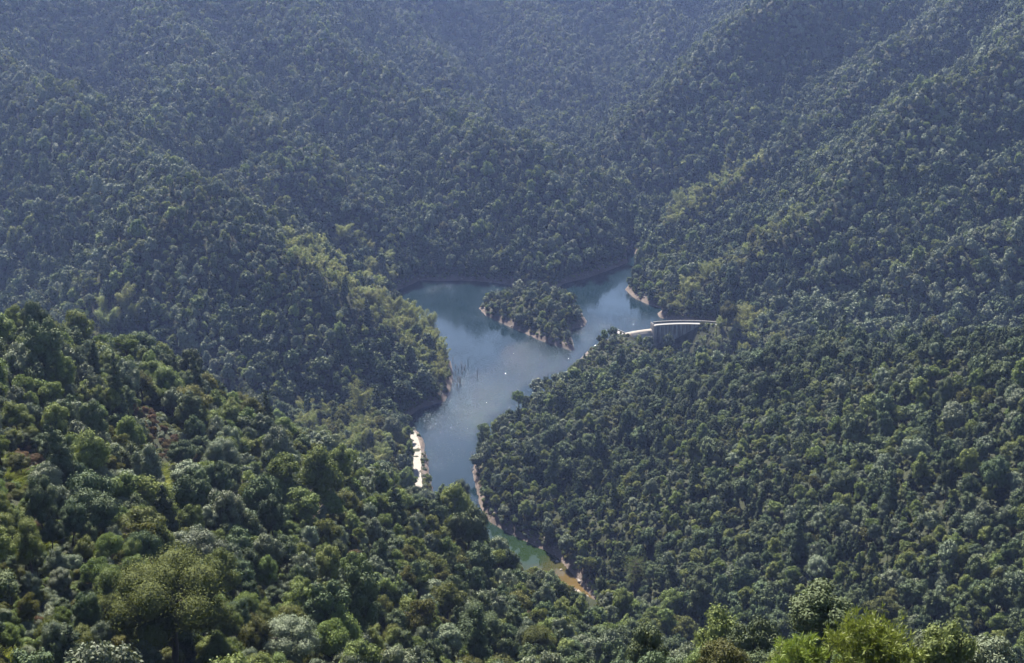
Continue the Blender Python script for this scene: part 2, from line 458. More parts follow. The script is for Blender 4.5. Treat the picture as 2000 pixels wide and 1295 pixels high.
# ------------------------------------------------------------------ water
def build_water():
    x0, x1, y0, y1 = -130.0, 160.0, 415.0, 965.0
    s = 2.5
    xs = np.arange(x0, x1 + s, s); ys = np.arange(y0, y1 + s, s)
    X, Y = np.meshgrid(xs, ys); n, m = len(xs), len(ys)
    d = np.maximum(poly_sdf(X, Y, LAKE), -poly_sdf(X, Y, ISLET))
    idx = np.arange(n * m).reshape(m, n)
    q = np.stack([idx[:-1, :-1].ravel(), idx[:-1, 1:].ravel(), idx[1:, 1:].ravel(), idx[1:, :-1].ravel()], 1)
    xq, yq, dq = X.ravel()[q], Y.ravel()[q], d.ravel()[q].min(1)
    keep = (dq < np.where((xq > 56).any(1) & (yq < 768).any(1) & (yq > 728).all(1), 0.2, 9)) & ~((xq > 62).any(1) & (yq < 735).any(1) & (yq > 500).all(1))
    q = q[keep]
    used = np.unique(q); remap = -np.ones(n * m, int); remap[used] = np.arange(len(used))
    V = np.stack([X.ravel()[used], Y.ravel()[used], np.zeros(len(used))], 1)
    t = NT('lake_water')
    p = t.pos()
    sep = t.n('ShaderNodeSeparateXYZ'); t.l(p, sep.inputs[0])
    # silty brown shallows at the mouth of the stream
    dist = t.n('ShaderNodeVectorMath', operation='DISTANCE'); t.l(p, dist.inputs[0])
    c = at_z(1150, 1165); dist.inputs[1].default_value = c
    nz = t.noise(0.09, 4, 0.6, p)
    silt = t.ramp(t.math('DIVIDE', t.math('ADD', dist.outputs['Value'], t.math('MULTIPLY', t.math('SUBTRACT', nz, 0.5), 22.0)), 100.0, True),
                  [(0.10, 1.0), (0.36, 0.0)])
    weed = t.ramp(t.math('DIVIDE', dist.outputs['Value'], 100.0, True), [(0.45, 1.0), (0.95, 0.0)])
    deep = t.mix(weed, (0.004, 0.010, 0.013), (0.010, 0.019, 0.007))
    col = t.mix(silt, deep, t.mix(t.noise(0.5, 4, 0.6, p), (0.050, 0.034, 0.012), (0.085, 0.056, 0.022)))
    # wind ripples with calm lanes between them
    calm = t.ramp(t.noise(0.011, 3, 0.5, p, 0.6), [(0.40, 0.10), (0.58, 1.0)])
    still = t.math('MULTIPLY', calm, t.math('SUBTRACT', 1.0, t.math('MULTIPLY', weed, 0.85)))
    w1 = t.noise(0.9, 3, 0.6, p); w2 = t.noise(1.05, 1, 0.4, p)
    wavelet = t.math('POWER', w2, 6.0)
    hgt = t.math('ADD', t.math('MULTIPLY', w1, 0.22), t.math('MULTIPLY', wavelet, 6.5))
    b = t.bsdf(col, 0.045, 0.5)
    b.inputs['IOR'].default_value = 1.33
    bp = t.n('ShaderNodeBump'); bp.inputs['Distance'].default_value = 0.32
    t.l(t.math('MULTIPLY', still, 0.6), bp.inputs['Strength']); t.l(hgt, bp.inputs['Height']); t.l(bp.outputs[0], b.inputs['Normal'])
    o = mesh_obj('lake_water', V, remap[q], t.done(b))
    tag(o, 'dark blue green reservoir water with a glittering near arm', 'lake', None, 'structure')
build_water()

# ------------------------------------------------------------------ dam
def concrete(name, a, b, streak=0.0):
    t = NT(name)
    p = t.obj()
    n = t.noise(0.5, 6, 0.65, p); f = t.noise(4.0, 5, 0.6, p)
    c = t.mix(t.math('ADD', t.math('MULTIPLY', n, 0.7), t.math('MULTIPLY', f, 0.3)), a, b)
    if streak:
        mp = t.n('ShaderNodeMapping'); mp.inputs['Scale'].default_value = (1.6, 1.6, 0.06); t.l(p, mp.inputs[0])
        s1 = t.noise(0.55, 5, 0.7, mp.outputs[0])
        c = t.mix(t.math('MULTIPLY', t.ramp(s1, [(0.40, 1.0), (0.58, 0.0)]), streak), c, (0.030, 0.030, 0.032))
        mq = t.n('ShaderNodeMapping'); mq.inputs['Scale'].default_value = (2.6, 2.6, 0.10); mq.inputs['Location'].default_value = (7, 3, 1); t.l(p, mq.inputs[0])
        s2 = t.noise(0.6, 4, 0.7, mq.outputs[0])
        c = t.mix(t.math('MULTIPLY', t.ramp(s2, [(0.60, 0.0), (0.70, 1.0)]), 0.5), c, (0.42, 0.41, 0.39))
    return t.done(t.bsdf(c, 0.85, 0.25, f, 0.4, 0.08))
M['face'] = concrete('dam_concrete_stained', (0.13, 0.13, 0.13), (0.30, 0.29, 0.28), 0.75)
M['deck'] = concrete('dam_concrete_deck', (0.12, 0.117, 0.115), (0.20, 0.195, 0.19))
M['wall'] = concrete('dam_concrete_grey', (0.13, 0.125, 0.12), (0.24, 0.23, 0.22), 0.35)
M['spill'] = concrete('dam_concrete_pale', (0.20, 0.175, 0.15), (0.31, 0.275, 0.24), 0.12)
M['road'] = concrete('road_gravel_pale', (0.11, 0.10, 0.09), (0.23, 0.21, 0.19))

DA = at_z(1338, 629, 4.0)
DR = 78.0
DC = (DA[0], DA[1] - DR)                       # centre of the arch, downstream

def dpt(th, r, z): return (DC[0] + math.sin(th) * r, DC[1] + math.cos(th) * r, z)

def arc_solid(th0, th1, n, prof):
    """sweep a closed (r, z) profile along the arch"""
    V, F = [], []; k = len(prof)
    for i in range(n + 1):
        th = th0 + (th1 - th0) * i / n
        V += [dpt(th, DR + r, z) for r, z in prof]
    for i in range(n):
        for j in range(k):
            a, b = i * k + j, i * k + (j + 1) % k
            F.append((a, b, b + k, a + k))
    F.append(tuple(range(k - 1, -1, -1))); F.append(tuple(n * k + j for j in range(k)))
    return V, F

def box_part(name, th, r0, r1, w, z0, z1, mat, parent, batter=0.0):
    tx, ty = math.cos(th), -math.sin(th)
    V = []
    for z, e in ((z0, batter), (z1, 0.0)):
        for s, r in ((-1, r0 - e), (1, r0 - e), (1, r1), (-1, r1)):
            q = dpt(th, DR + r, z); V.append((q[0] + s * tx * w / 2, q[1] + s * ty * w / 2, z))
    F = [(3, 2, 1, 0), (4, 5, 6, 7), (0, 1, 5, 4), (1, 2, 6, 5), (2, 3, 7, 6), (3, 0, 4, 7)]
    V = [(a - parent.location[0], b - parent.location[1], c - parent.location[2]) for a, b, c in V]
    return mesh_obj(name, V, F, mat, parent)

def arc_part(name, th0, th1, n, prof, mat, parent):
    V, F = arc_solid(th0, th1, n, prof)
    V = [(a - parent.location[0], b - parent.location[1], c - parent.location[2]) for a, b, c in V]
    return mesh_obj(name, V, F, mat, parent)

def build_dam():
    root = empty('concrete_dam', dpt(0, DR, 0))
    tag(root, 'curved grey concrete arch dam with stained face and pale spillway at the lake outlet', 'dam')
    tl = -math.asin(21.2 / DR); tr = math.asin(33 / DR)      # high wall from the end pier into the right bank
    nsec = 9
    for i in range(nsec):
        a = tl + (tr - tl) * i / nsec; b = tl + (tr - tl) * (i + 1) / nsec - 0.06 / DR
        p = 0.03 * (i % 3)
        arc_part('wall_section', a, b, 3, [(0, 3.8), (-3.6, 3.8), (-3.6 - p, 3.5), (-4.1 - p, -4.7), (-4.0 - p, -4.85), (-4.2 - p, -5.0), (-5.6, -26), (1.5, -26)], M['face'], root)
    arc_part('crest_walkway', tl + 0.002, tr, 24, [(-0.42, 4.05), (-3.9, 4.05), (-3.9, 3.8), (-0.42, 3.8)], M['deck'], root)
    arc_part('parapet', tl, tr, 24, [(0.05, 5.1), (-0.35, 5.1), (-0.35, 3.75), (0.05, 3.75)], M['wall'], root)
    arc_part('parapet_cap', tl, tr, 24, [(0.13, 5.25), (-0.43, 5.25), (-0.43, 5.1), (0.13, 5.1)], M['deck'], root)
    box_part('end_pier', tl - 0.012, -5.4, 0.6, 1.3, -12, 4.3, M['wall'], root, 2.2)
    box_part('pier_parapet', tl - 0.016, -4.4, 0.6, 0.35, 4.3, 5.1, M['wall'], root)
    # overflow spillway
    ts = -math.asin(43.5 / DR)
    prof = [(0.2, -4), (0.1, 0.2), (-0.5, 0.75), (-1.4, 0.85), (-2.6, 0.35), (-4.0, -0.9), (-5.2, -2.6), (-6.2, -4.6), (-7.0, -7.0), (-7.6, -12), (-7.6, -20), (0.2, -20)]
    ns = 6
    t1 = tl - 0.0205
    for i in range(ns):
        a = ts + (t1 - ts) * i / ns; b = ts + (t1 - ts) * (i + 1) / ns - 0.05 / DR
        arc_part('spillway_section', a, b, 3, prof, M['spill'], root)
    # left abutment: a small walled concrete block with a sunlit top
    tp = ts - 0.040
    box_part('abutment_block', tp, -5.6, 1.6, 5.4, -10, 2.6, M['face'], root, 0.4)
    box_part('abutment_top', tp, -5.0, 1.1, 4.6, 2.6, 2.72, M['deck'], root)
    for s in (-1, 1):
        box_part('abutment_parapet', tp + s * 2.5 / DR, -5.6, 1.6, 0.36, 2.6, 3.5, M['wall'], root)
    box_part('abutment_parapet', tp, 1.22, 1.6, 4.6, 2.6, 3.5, M['wall'], root)
    return root
build_dam()

def build_road():
    pts = np.array(ROAD); t = np.linspace(0, len(pts) - 1, 60)
    X = np.interp(t, range(len(pts)), pts[:, 0]); Y = np.interp(t, range(len(pts)), pts[:, 1])
    d = unit(np.stack([np.gradient(X), np.gradient(Y)], 1)); nrm = np.stack([d[:, 1], -d[:, 0]], 1)
    V, F = [], []
    for i in range(60):
        for j, w in enumerate((-1.9, -0.7, 0.7, 1.9)):
            ww = w * (1 + 0.1 * float(vnoise(i * 0.45, j * 9.0, 4)))
            V.append((X[i] + nrm[i, 0] * ww, Y[i] + nrm[i, 1] * ww, 3.06 + (0.06 if abs(w) < 1 else 0)))
    for i in range(59):
        for j in range(3): a = i * 4 + j; F.append((a, a + 1, a + 5, a + 4))
    o = mesh_obj('road', V, F, M['road'], None, True)
    tag(o, 'pale sunlit gravel road along the left bank of the near lake arm', 'road', None, 'structure')

# ------------------------------------------------------------------ tree shapes
def ico(sub):
    t = (1 + 5 ** 0.5) / 2
    v = [(-1,t,0),(1,t,0),(-1,-t,0),(1,-t,0),(0,-1,t),(0,1,t),(0,-1,-t),(0,1,-t),(t,0,-1),(t,0,1),(-t,0,-1),(-t,0,1)]
    f = [(0,11,5),(0,5,1),(0,1,7),(0,7,10),(0,10,11),(1,5,9),(5,11,4),(11,10,2),(10,7,6),(7,1,8),(3,9,4),(3,4,2),(3,2,6),(3,6,8),(3,8,9),(4,9,5),(2,4,11),(6,2,10),(8,6,7),(9,8,1)]
    v = [np.array(p) / np.linalg.norm(p) for p in v]
    for _ in range(sub):
        cache = {}; nf = []
        def mid(a, b):
            k = (min(a, b), max(a, b))
            if k not in cache:
                m = v[a] + v[b]; v.append(m / np.linalg.norm(m)); cache[k] = len(v) - 1
            return cache[k]
        for a, b, c in f:
            ab, bc, ca = mid(a, b), mid(b, c), mid(c, a)
            nf += [(a, ab, ca), (b, bc, ab), (c, ca, bc), (ab, bc, ca)]
        f = nf
    return np.array(v), np.array(f)
ICO = {k: ico(k) for k in (0, 1, 2)}

def unit(a): return a / (np.linalg.norm(a, axis=-1, keepdims=True) + 1e-9)

class Geo:
    """collects quads and triangles with a tint per face"""
    def __init__(s): s.v = []; s.f = []; s.t = []; s.n = 0
    def quads(s, V, tint):                       # V (n,4,3)
        n = len(V); s.v.append(V.reshape(-1, 3))
        s.f.append((np.arange(n * 4).reshape(n, 4) + s.n)); s.t.append(np.asarray(tint)); s.n += n * 4
    def tris(s, V, F, tint):
        s.v.append(V); F3 = np.concatenate([F, -np.ones((len(F), 1), int) - s.n], 1) + s.n
        s.f.append(F3); s.t.append(np.full(len(F), tint) if np.isscalar(tint) else tint); s.n += len(V)
    def tube(s, pts, rad, sides=5, tint=0.5):
        pts = np.asarray(pts, float); rad = np.asarray(rad, float)
        a = np.linspace(0, 2 * math.pi, sides, endpoint=False)
        d = unit(np.gradient(pts, axis=0)); ref = np.where(np.abs(d[:, 2:3]) > 0.9, [[1.0, 0, 0]], [[0, 0, 1.0]])
        u = unit(np.cross(d, ref)); w = np.cross(d, u)
        R = pts[:, None] + rad[:, None, None] * (np.cos(a)[None, :, None] * u[:, None] + np.sin(a)[None, :, None] * w[:, None])
        k = len(pts); V = R.reshape(-1, 3); F = []
        for i in range(k - 1):
            for j in range(sides):
                F.append((i * sides + j, i * sides + (j + 1) % sides, (i + 1) * sides + (j + 1) % sides, (i + 1) * sides + j))
        s.v.append(V); s.f.append(np.array(F) + s.n); s.t.append(np.full(len(F), tint)); s.n += len(V)
    def mesh(s, name, mats, split=None):
        V = np.concatenate(s.v); F = np.concatenate(s.f); T = np.concatenate(s.t)
        tri = F[:, 3] < 0
        ls = np.where(tri, 3, 4); start = np.concatenate([[0], np.cumsum(ls)[:-1]])
        flat = F.ravel(); flat = flat[flat >= 0]
        me = bpy.data.meshes.new(name)
        me.vertices.add(len(V)); me.vertices.foreach_set('co', V.astype(np.float32).ravel())
        me.loops.add(len(flat)); me.loops.foreach_set('vertex_index', flat.astype(np.int32))
        me.polygons.add(len(F)); me.polygons.foreach_set('loop_start', start.astype(np.int32))
        me.update(calc_edges=True)
        a = me.attributes.new('tint', 'FLOAT', 'FACE'); a.data.foreach_set('value', T.astype(np.float32))
        for m in mats: me.materials.append(m)
        if split is not None:
            mi = np.zeros(len(F), np.int32); mi[split:] = 1
            me.polygons.foreach_set('material_index', mi)
        return me
    def nf(s): return sum(len(f) for f in s.f)

def leaves(g, rng, pos, nor, size, aspect=0.62, jitter=0.6, tint=None):
    n = len(pos)
    nor = unit(nor + jitter * rng.normal(size=(n, 3)))
    t = unit(np.cross(nor, rng.normal(size=(n, 3)))); b = np.cross(nor, t)
    s = size * rng.uniform(0.65, 1.35, (n, 1))
    h = t * s * 0.5; w = b * s * 0.5 * aspect
    V = np.stack([pos - h, pos + w - h * 0.1, pos + h, pos - w - h * 0.1], 1)
    g.quads(V, rng.uniform(0, 1, n) if tint is None else tint)

def lobes_round(rng, R, Hc, zc, n, lr):
    d = unit(rng.normal(size=(n * 6, 3))); d = d[d[:, 2] > -0.45]
    keep = []
    for q in d:
        if all(np.dot(q, k) < 0.80 for k in keep): keep.append(q)
        if len(keep) >= n: break
    d = np.array(keep)
    f = rng.uniform(0.55, 0.78, (len(d), 1))
    c = d * f * np.array([R, R, Hc]) + np.array([0, 0, zc])
    r = lr * R * rng.uniform(0.75, 1.2, len(d))
    return np.concatenate([c, [[0, 0, zc]]]), np.concatenate([r, [0.62 * min(R, Hc)]])

def lobes_cone(rng, R, H, z0, n):
    c, r = [], []
    for i in range(n):
        t = (i + 0.5) / n
        rad = R * (1 - t) ** 0.75 * rng.uniform(0.55, 0.8); a = i * 2.4 + rng.uniform(-.4, .4)
        c.append((math.cos(a) * rad, math.sin(a) * rad, z0 + (H - z0) * t * 0.95)); r.append(R * (0.44 * (1 - t) ** 0.8 + 0.12))
    for t in (0.2, 0.45, 0.7):
        c.append((0, 0, z0 + (H - z0) * t)); r.append(R * (1 - t) * 0.75)
    return np.array(c), np.array(r)

def lobes_flat(rng, R, z0, z1, n):
    c, r = [], []
    for i in range(n):
        t = rng.uniform(0, 1) ** 0.7; a = i * 2.4 + rng.uniform(-.5, .5)
        rad = R * rng.uniform(0.2, 0.8) * (1 - 0.45 * t)
        c.append((math.cos(a) * rad, math.sin(a) * rad, z0 + (z1 - z0) * t)); r.append(R * rng.uniform(0.22, 0.36))
    return np.array(c), np.array(r)

def crown_geo(rng, lobes, n, size, flat=1.0, core=0.78, csub=1, aspect=0.62, jitter=0.4, low=-0.75):
    g = Geo(); C, r = lobes
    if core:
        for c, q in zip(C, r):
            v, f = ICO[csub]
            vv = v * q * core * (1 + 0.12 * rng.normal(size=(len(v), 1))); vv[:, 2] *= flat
            g.tris(vv + c, f, rng.uniform(0, 0.25))  # core faces take the darker tint, painting inner crown shade into the colour
    w = r ** 2; k = rng.choice(len(r), n * 2, p=w / w.sum())
    d = unit(rng.normal(size=(n * 2, 3)) + np.array([0, 0, 0.45]))
    k = k[d[:, 2] > low]; d = d[d[:, 2] > low]
    sc = np.array([1, 1, flat])
    p = C[k] + d * sc * (r[k] * (0.80 + 0.5 * rng.uniform(0, 1, len(k)) ** 2.2))[:, None]
    inside = np.zeros(len(p), bool)
    for c, q in zip(C, r):
        inside |= (((p - c) / sc) ** 2).sum(1) < (0.80 * q) ** 2
    p = p[~inside][:n]; d = d[~inside][:n]
    leaves(g, rng, p, d, size, aspect, jitter)
    return g

def trunk_geo(rng, H, r0, R, zc, limbs=4, sides=6):
    g = Geo()
    lean = rng.normal(0, 0.03 * H, 2)
    zs = np.linspace(-1.2, H, 6)
    pts = np.stack([lean[0] * (zs / H) ** 2 + 0.05 * R * np.sin(zs), lean[1] * (zs / H) ** 2 + 0.05 * R * np.cos(zs * 1.3), zs], 1)
    g.tube(pts, r0 * np.array([1.35, 1.0, 0.8, 0.62, 0.42, 0.12]), sides)
    for i in range(limbs):
        a = i * 2.4 + rng.uniform(0, 1); z = zc * rng.uniform(0.65, 1.0)
        b = np.array([lean[0] * (z / H) ** 2, lean[1] * (z / H) ** 2, z])
        e = b + np.array([math.cos(a) * R * 0.75, math.sin(a) * R * 0.75, R * rng.uniform(0.25, 0.8)])
        g.tube([b, b * 0.5 + e * 0.5 + np.array([0, 0, 0.12 * R]), e], r0 * np.array([0.5, 0.3, 0.08]), 4)
    return g

def needle_tufts(g, rng, centres, dirs, L, nb, width):
    """radiating blades: a pine shoot"""
    n = len(centres)
    c = np.repeat(centres, nb, 0); d = np.repeat(dirs, nb, 0)
    q = unit(d + 0.75 * rng.normal(size=(n * nb, 3)))
    l = L * rng.uniform(0.7, 1.15, (n * nb, 1))
    s = unit(np.cross(q, rng.normal(size=(n * nb, 3)))) * width
    b = c + d * rng.uniform(-0.3, 0.3, (n * nb, 1)) * L
    V = np.stack([b - s * 0.5, b + q * l * 0.55 - s * 0.6, b + q * l, b + q * l * 0.55 + s * 0.6], 1)
    g.quads(V, np.repeat(rng.uniform(0, 1, n), nb) * 0.6 + 0.4 * rng.uniform(0, 1, n * nb))

def bamboo_geo(rng, n_culm, H, size, per):
    g = Geo(); t = Geo()
    for i in range(n_culm):
        a = rng.uniform(0, 6.28); rr = rng.uniform(0.2, 1.5); h = H * rng.uniform(0.75, 1.1)
        b0 = np.array([math.cos(a) * rr, math.sin(a) * rr, 0]); ar = a + rng.uniform(-.9, .9)
        out = np.array([math.cos(ar), math.sin(ar), 0]) * h * rng.uniform(0.16, 0.32)
        s = np.linspace(0, 1, 7)[:, None]
        pts = b0 + np.array([0, 0, 1.0]) * h * (s - 0.22 * s ** 4) + out * s ** 2.6
        t.tube(pts, np.linspace(0.055, 0.012, 7), 4)
        u = rng.uniform(0.32, 1.0, (per, 1)) ** 0.85
        p = b0 + np.array([0, 0, 1.0]) * h * (u - 0.22 * u ** 4) + out * u ** 2.6
        spread = 0.16 * h * (1.08 - u) ** 0.6 * 0.75
        off = rng.normal(size=(per, 3)) * spread * np.array([1, 1, 0.45]); off[:, 2] -= np.abs(rng.normal(size=per)) * 0.25
        leaves(g, rng, p + off, unit(off + np.array([0, 0, 0.8])), size, 0.34, 0.55)
    return g, t

build_road()

# kinds: material, generator (rng, leaf count, leaf size, core detail) -> crown, trunk
def g_round(R, Hc, zc, n, lr, H, flat=0.9):
    def f(rng, cnt, sz, cs):
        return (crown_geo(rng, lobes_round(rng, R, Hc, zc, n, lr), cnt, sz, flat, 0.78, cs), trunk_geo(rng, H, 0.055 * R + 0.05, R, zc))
    return f
def g_cone(R, H, z0, n):
    def f(rng, cnt, sz, cs):
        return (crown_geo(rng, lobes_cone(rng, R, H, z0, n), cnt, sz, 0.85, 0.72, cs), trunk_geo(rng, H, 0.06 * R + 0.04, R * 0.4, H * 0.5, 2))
    return f
def g_flat(R, z0, z1, n, H):
    def f(rng, cnt, sz, cs):
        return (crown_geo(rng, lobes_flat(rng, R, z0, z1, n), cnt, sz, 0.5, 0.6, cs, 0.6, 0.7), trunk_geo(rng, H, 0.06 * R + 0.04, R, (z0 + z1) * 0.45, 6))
    return f
def g_pine(R, z0, z1, n, H):
    def f(rng, cnt, sz, cs):
        C, r = lobes_flat(rng, R, z0, z1, n)
        g = Geo(); k = rng.choice(len(r), cnt // 9); d = unit(rng.normal(size=(len(k), 3)) + [0, 0, 0.8])
        needle_tufts(g, rng, C[k] + d * r[k][:, None] * [1, 1, 0.5] * rng.uniform(0.3, 1, (len(k), 1)), unit(d + [0, 0, 0.8]), sz * 1.5, 9, sz * 0.28)
        return g, trunk_geo(rng, H, 0.06 * R + 0.06, R, z0, 7)
    return f
def g_bamboo(nc, H):
    def f(rng, cnt, sz, cs): return bamboo_geo(rng, nc, H, sz * 1.5, cnt // nc)
    return f
KINDS = [
 ('dark',   'dark',   g_round(3.0, 3.2, 5.2, 17, 0.36, 7.2)),
 ('dark',   'dark',   g_round(2.7, 3.9, 5.6, 18, 0.36, 8.2)),
 ('dark',   'dark',   g_round(3.2, 2.6, 4.6, 16, 0.34, 6.4)),
 ('mid',    'mid',    g_round(3.0, 2.7, 4.6, 16, 0.36, 6.4)),
 ('mid',    'mid',    g_round(2.9, 3.2, 5.0, 20, 0.32, 7.2)),
 ('mid',    'mid',    g_flat(3.1, 3.0, 6.6, 15, 6.4)),
 ('grey',   'grey',   g_round(3.0, 2.8, 4.7, 18, 0.34, 6.4)),
 ('grey',   'grey',   g_round(3.0, 3.3, 5.0, 22, 0.31, 7.0)),
 ('olive',  'olive',  g_flat(3.2, 2.8, 6.0, 16, 6.0)),
 ('olive',  'olive',  g_round(3.0, 2.6, 4.4, 17, 0.34, 6.0)),
 ('fir',    'fir',    g_cone(2.3, 11.0, 1.6, 20)),
 ('fir',    'fir',    g_cone(2.6, 9.5, 1.4, 18)),
 ('bamboo', 'bamboo', g_bamboo(9, 10.0)),
 ('bamboo', 'bamboo', g_bamboo(7, 11.5)),
 ('red',    'red',    g_flat(3.0, 2.0, 4.6, 14, 4.6)),
 ('shrub',  'mid',    g_round(2.6, 1.7, 1.7, 13, 0.38, 2.6)),
 ('shrub',  'olive',  g_round(2.6, 1.6, 1.5, 12, 0.4, 2.4)),
 ('shrub',  'grey',   g_round(2.7, 1.8, 1.7, 14, 0.36, 2.6)),
 ('pine',   'pinedull', g_pine(3.2, 4.5, 8.0, 14, 7.8)),
]
KIDX = {}
for i, k in enumerate(KINDS): KIDX.setdefault(k[0], []).append(i)

def kind_meshes(tag_, cnt, sz, csub):
    out = []
    for i, (nm, mat, fn) in enumerate(KINDS):
        c, t = fn(np.random.default_rng(100 + i), cnt, sz, csub)
        out.append((c, t, M[mat]))
    return out

def source_collection(name, cnt, sz, csub):
    col = bpy.data.collections.new(name)
    for i, (c, t, m) in enumerate(kind_meshes(name, cnt, sz, csub)):
        nl = c.nf()
        c.v += t.v; c.f += [np.where(f >= 0, f + c.n, f) for f in t.f]; c.t += t.t
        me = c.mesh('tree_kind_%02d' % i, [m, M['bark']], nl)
        o = bpy.data.objects.new('%s_%02d' % (name, i), me)
        col.objects.link(o)
    return col

def scatter(name, pts, rotz, scl, idx, col, label, cat, tilt=None):
    n = len(pts)
    me = bpy.data.meshes.new(name)
    me.vertices.add(n); me.vertices.foreach_set('co', np.asarray(pts, np.float32).ravel())
    a = me.attributes.new('idx', 'INT', 'POINT'); a.data.foreach_set('value', np.asarray(idx, np.int32))
    r = np.zeros((n, 3), np.float32); r[:, 2] = rotz
    if tilt is not None: r[:, :2] = tilt
    a = me.attributes.new('rot', 'FLOAT_VECTOR', 'POINT'); a.data.foreach_set('vector', r.ravel())
    a = me.attributes.new('scl', 'FLOAT_VECTOR', 'POINT'); a.data.foreach_set('vector', np.asarray(scl, np.float32).ravel())
    o = bpy.data.objects.new(name, me); COL.objects.link(o)
    ng = bpy.data.node_groups.new(name + '_scatter', 'GeometryNodeTree')
    ng.interface.new_socket('Geometry', in_out='INPUT', socket_type='NodeSocketGeometry')
    ng.interface.new_socket('Geometry', in_out='OUTPUT', socket_type='NodeSocketGeometry')
    gi = ng.nodes.new('NodeGroupInput'); go = ng.nodes.new('NodeGroupOutput')
    ci = ng.nodes.new('GeometryNodeCollectionInfo'); ci.inputs[0].default_value = col
    ci.inputs['Separate Children'].default_value = True; ci.inputs['Reset Children'].default_value = True
    ip = ng.nodes.new('GeometryNodeInstanceOnPoints')
    ip.inputs['Pick Instance'].default_value = True
    def na(nm, typ):
        q = ng.nodes.new('GeometryNodeInputNamedAttribute'); q.data_type = typ; q.inputs[0].default_value = nm
        return [s for s in q.outputs if s.enabled and s.name == 'Attribute'][0]
    L = ng.links.new
    L(gi.outputs[0], ip.inputs['Points']); L(ci.outputs[0], ip.inputs['Instance'])
    L(na('idx', 'INT'), ip.inputs['Instance Index']); L(na('rot', 'FLOAT_VECTOR'), ip.inputs['Rotation']); L(na('scl', 'FLOAT_VECTOR'), ip.inputs['Scale'])
    L(ip.outputs[0], go.inputs[0])
    md = o.modifiers.new('scatter', 'NODES'); md.node_group = ng
    tag(o, label, cat, None, 'stuff')
    return o

# ------------------------------------------------------------------ where every tree stands
BAMBOO = [[(545,440),(600,470),(700,560),(800,620),(885,670),(905,740),(850,740),(760,650),(650,560),(560,495)],
          [(600,440),(720,470),(800,530),(815,560),(740,570),(640,500)],
          [(1240,480),(1330,400),(1440,300),(1520,310),(1480,380),(1380,420),(1300,480)],
          [(1365,650),(1400,610),(1510,610),(1560,640),(1500,690),(1380,690)]]
PALE = [[(590,790),(700,790),(790,860),(780,930),(640,880),(560,860)], [(170,690),(200,600),(290,560),(270,650)],
        [(1290,590),(1480,470),(1560,420),(1580,450),(1420,540),(1310,610)]]
RUSTY = [[(255,765),(300,790),(390,880),(350,900),(280,840)], [(20,850),(90,860),(85,920),(20,910)], [(55,960),(95,960),(95,1020),(60,1010)],
         [(655,1060),(715,1060),(715,1110),(660,1110)]]
STREAM_VIEW = [(950,1022),(1060,1076),(1120,1115),(1150,1150),(1174,1182),(1150,1186),(1095,1135),(1050,1106),(985,1056)]
DAM_VIEW = [(1272,626),(1397,626),(1380,650),(1366,662),(1330,664),(1290,654),(1262,652),(1214,660),(1196,656),(1204,644)]
ROAD_VIEW = [(800,860),(823,860),(825,942),(800,944)]
GRASS = [[(302,905),(325,915),(352,960),(372,1030),(340,1020),(312,960)], [(0,880),(12,890),(40,925),(62,940),(40,945),(10,925)],
         [(60,1050),(90,1070),(112,1130),(95,1120)], [(0,1255),(15,1265),(25,1295),(0,1295)]]

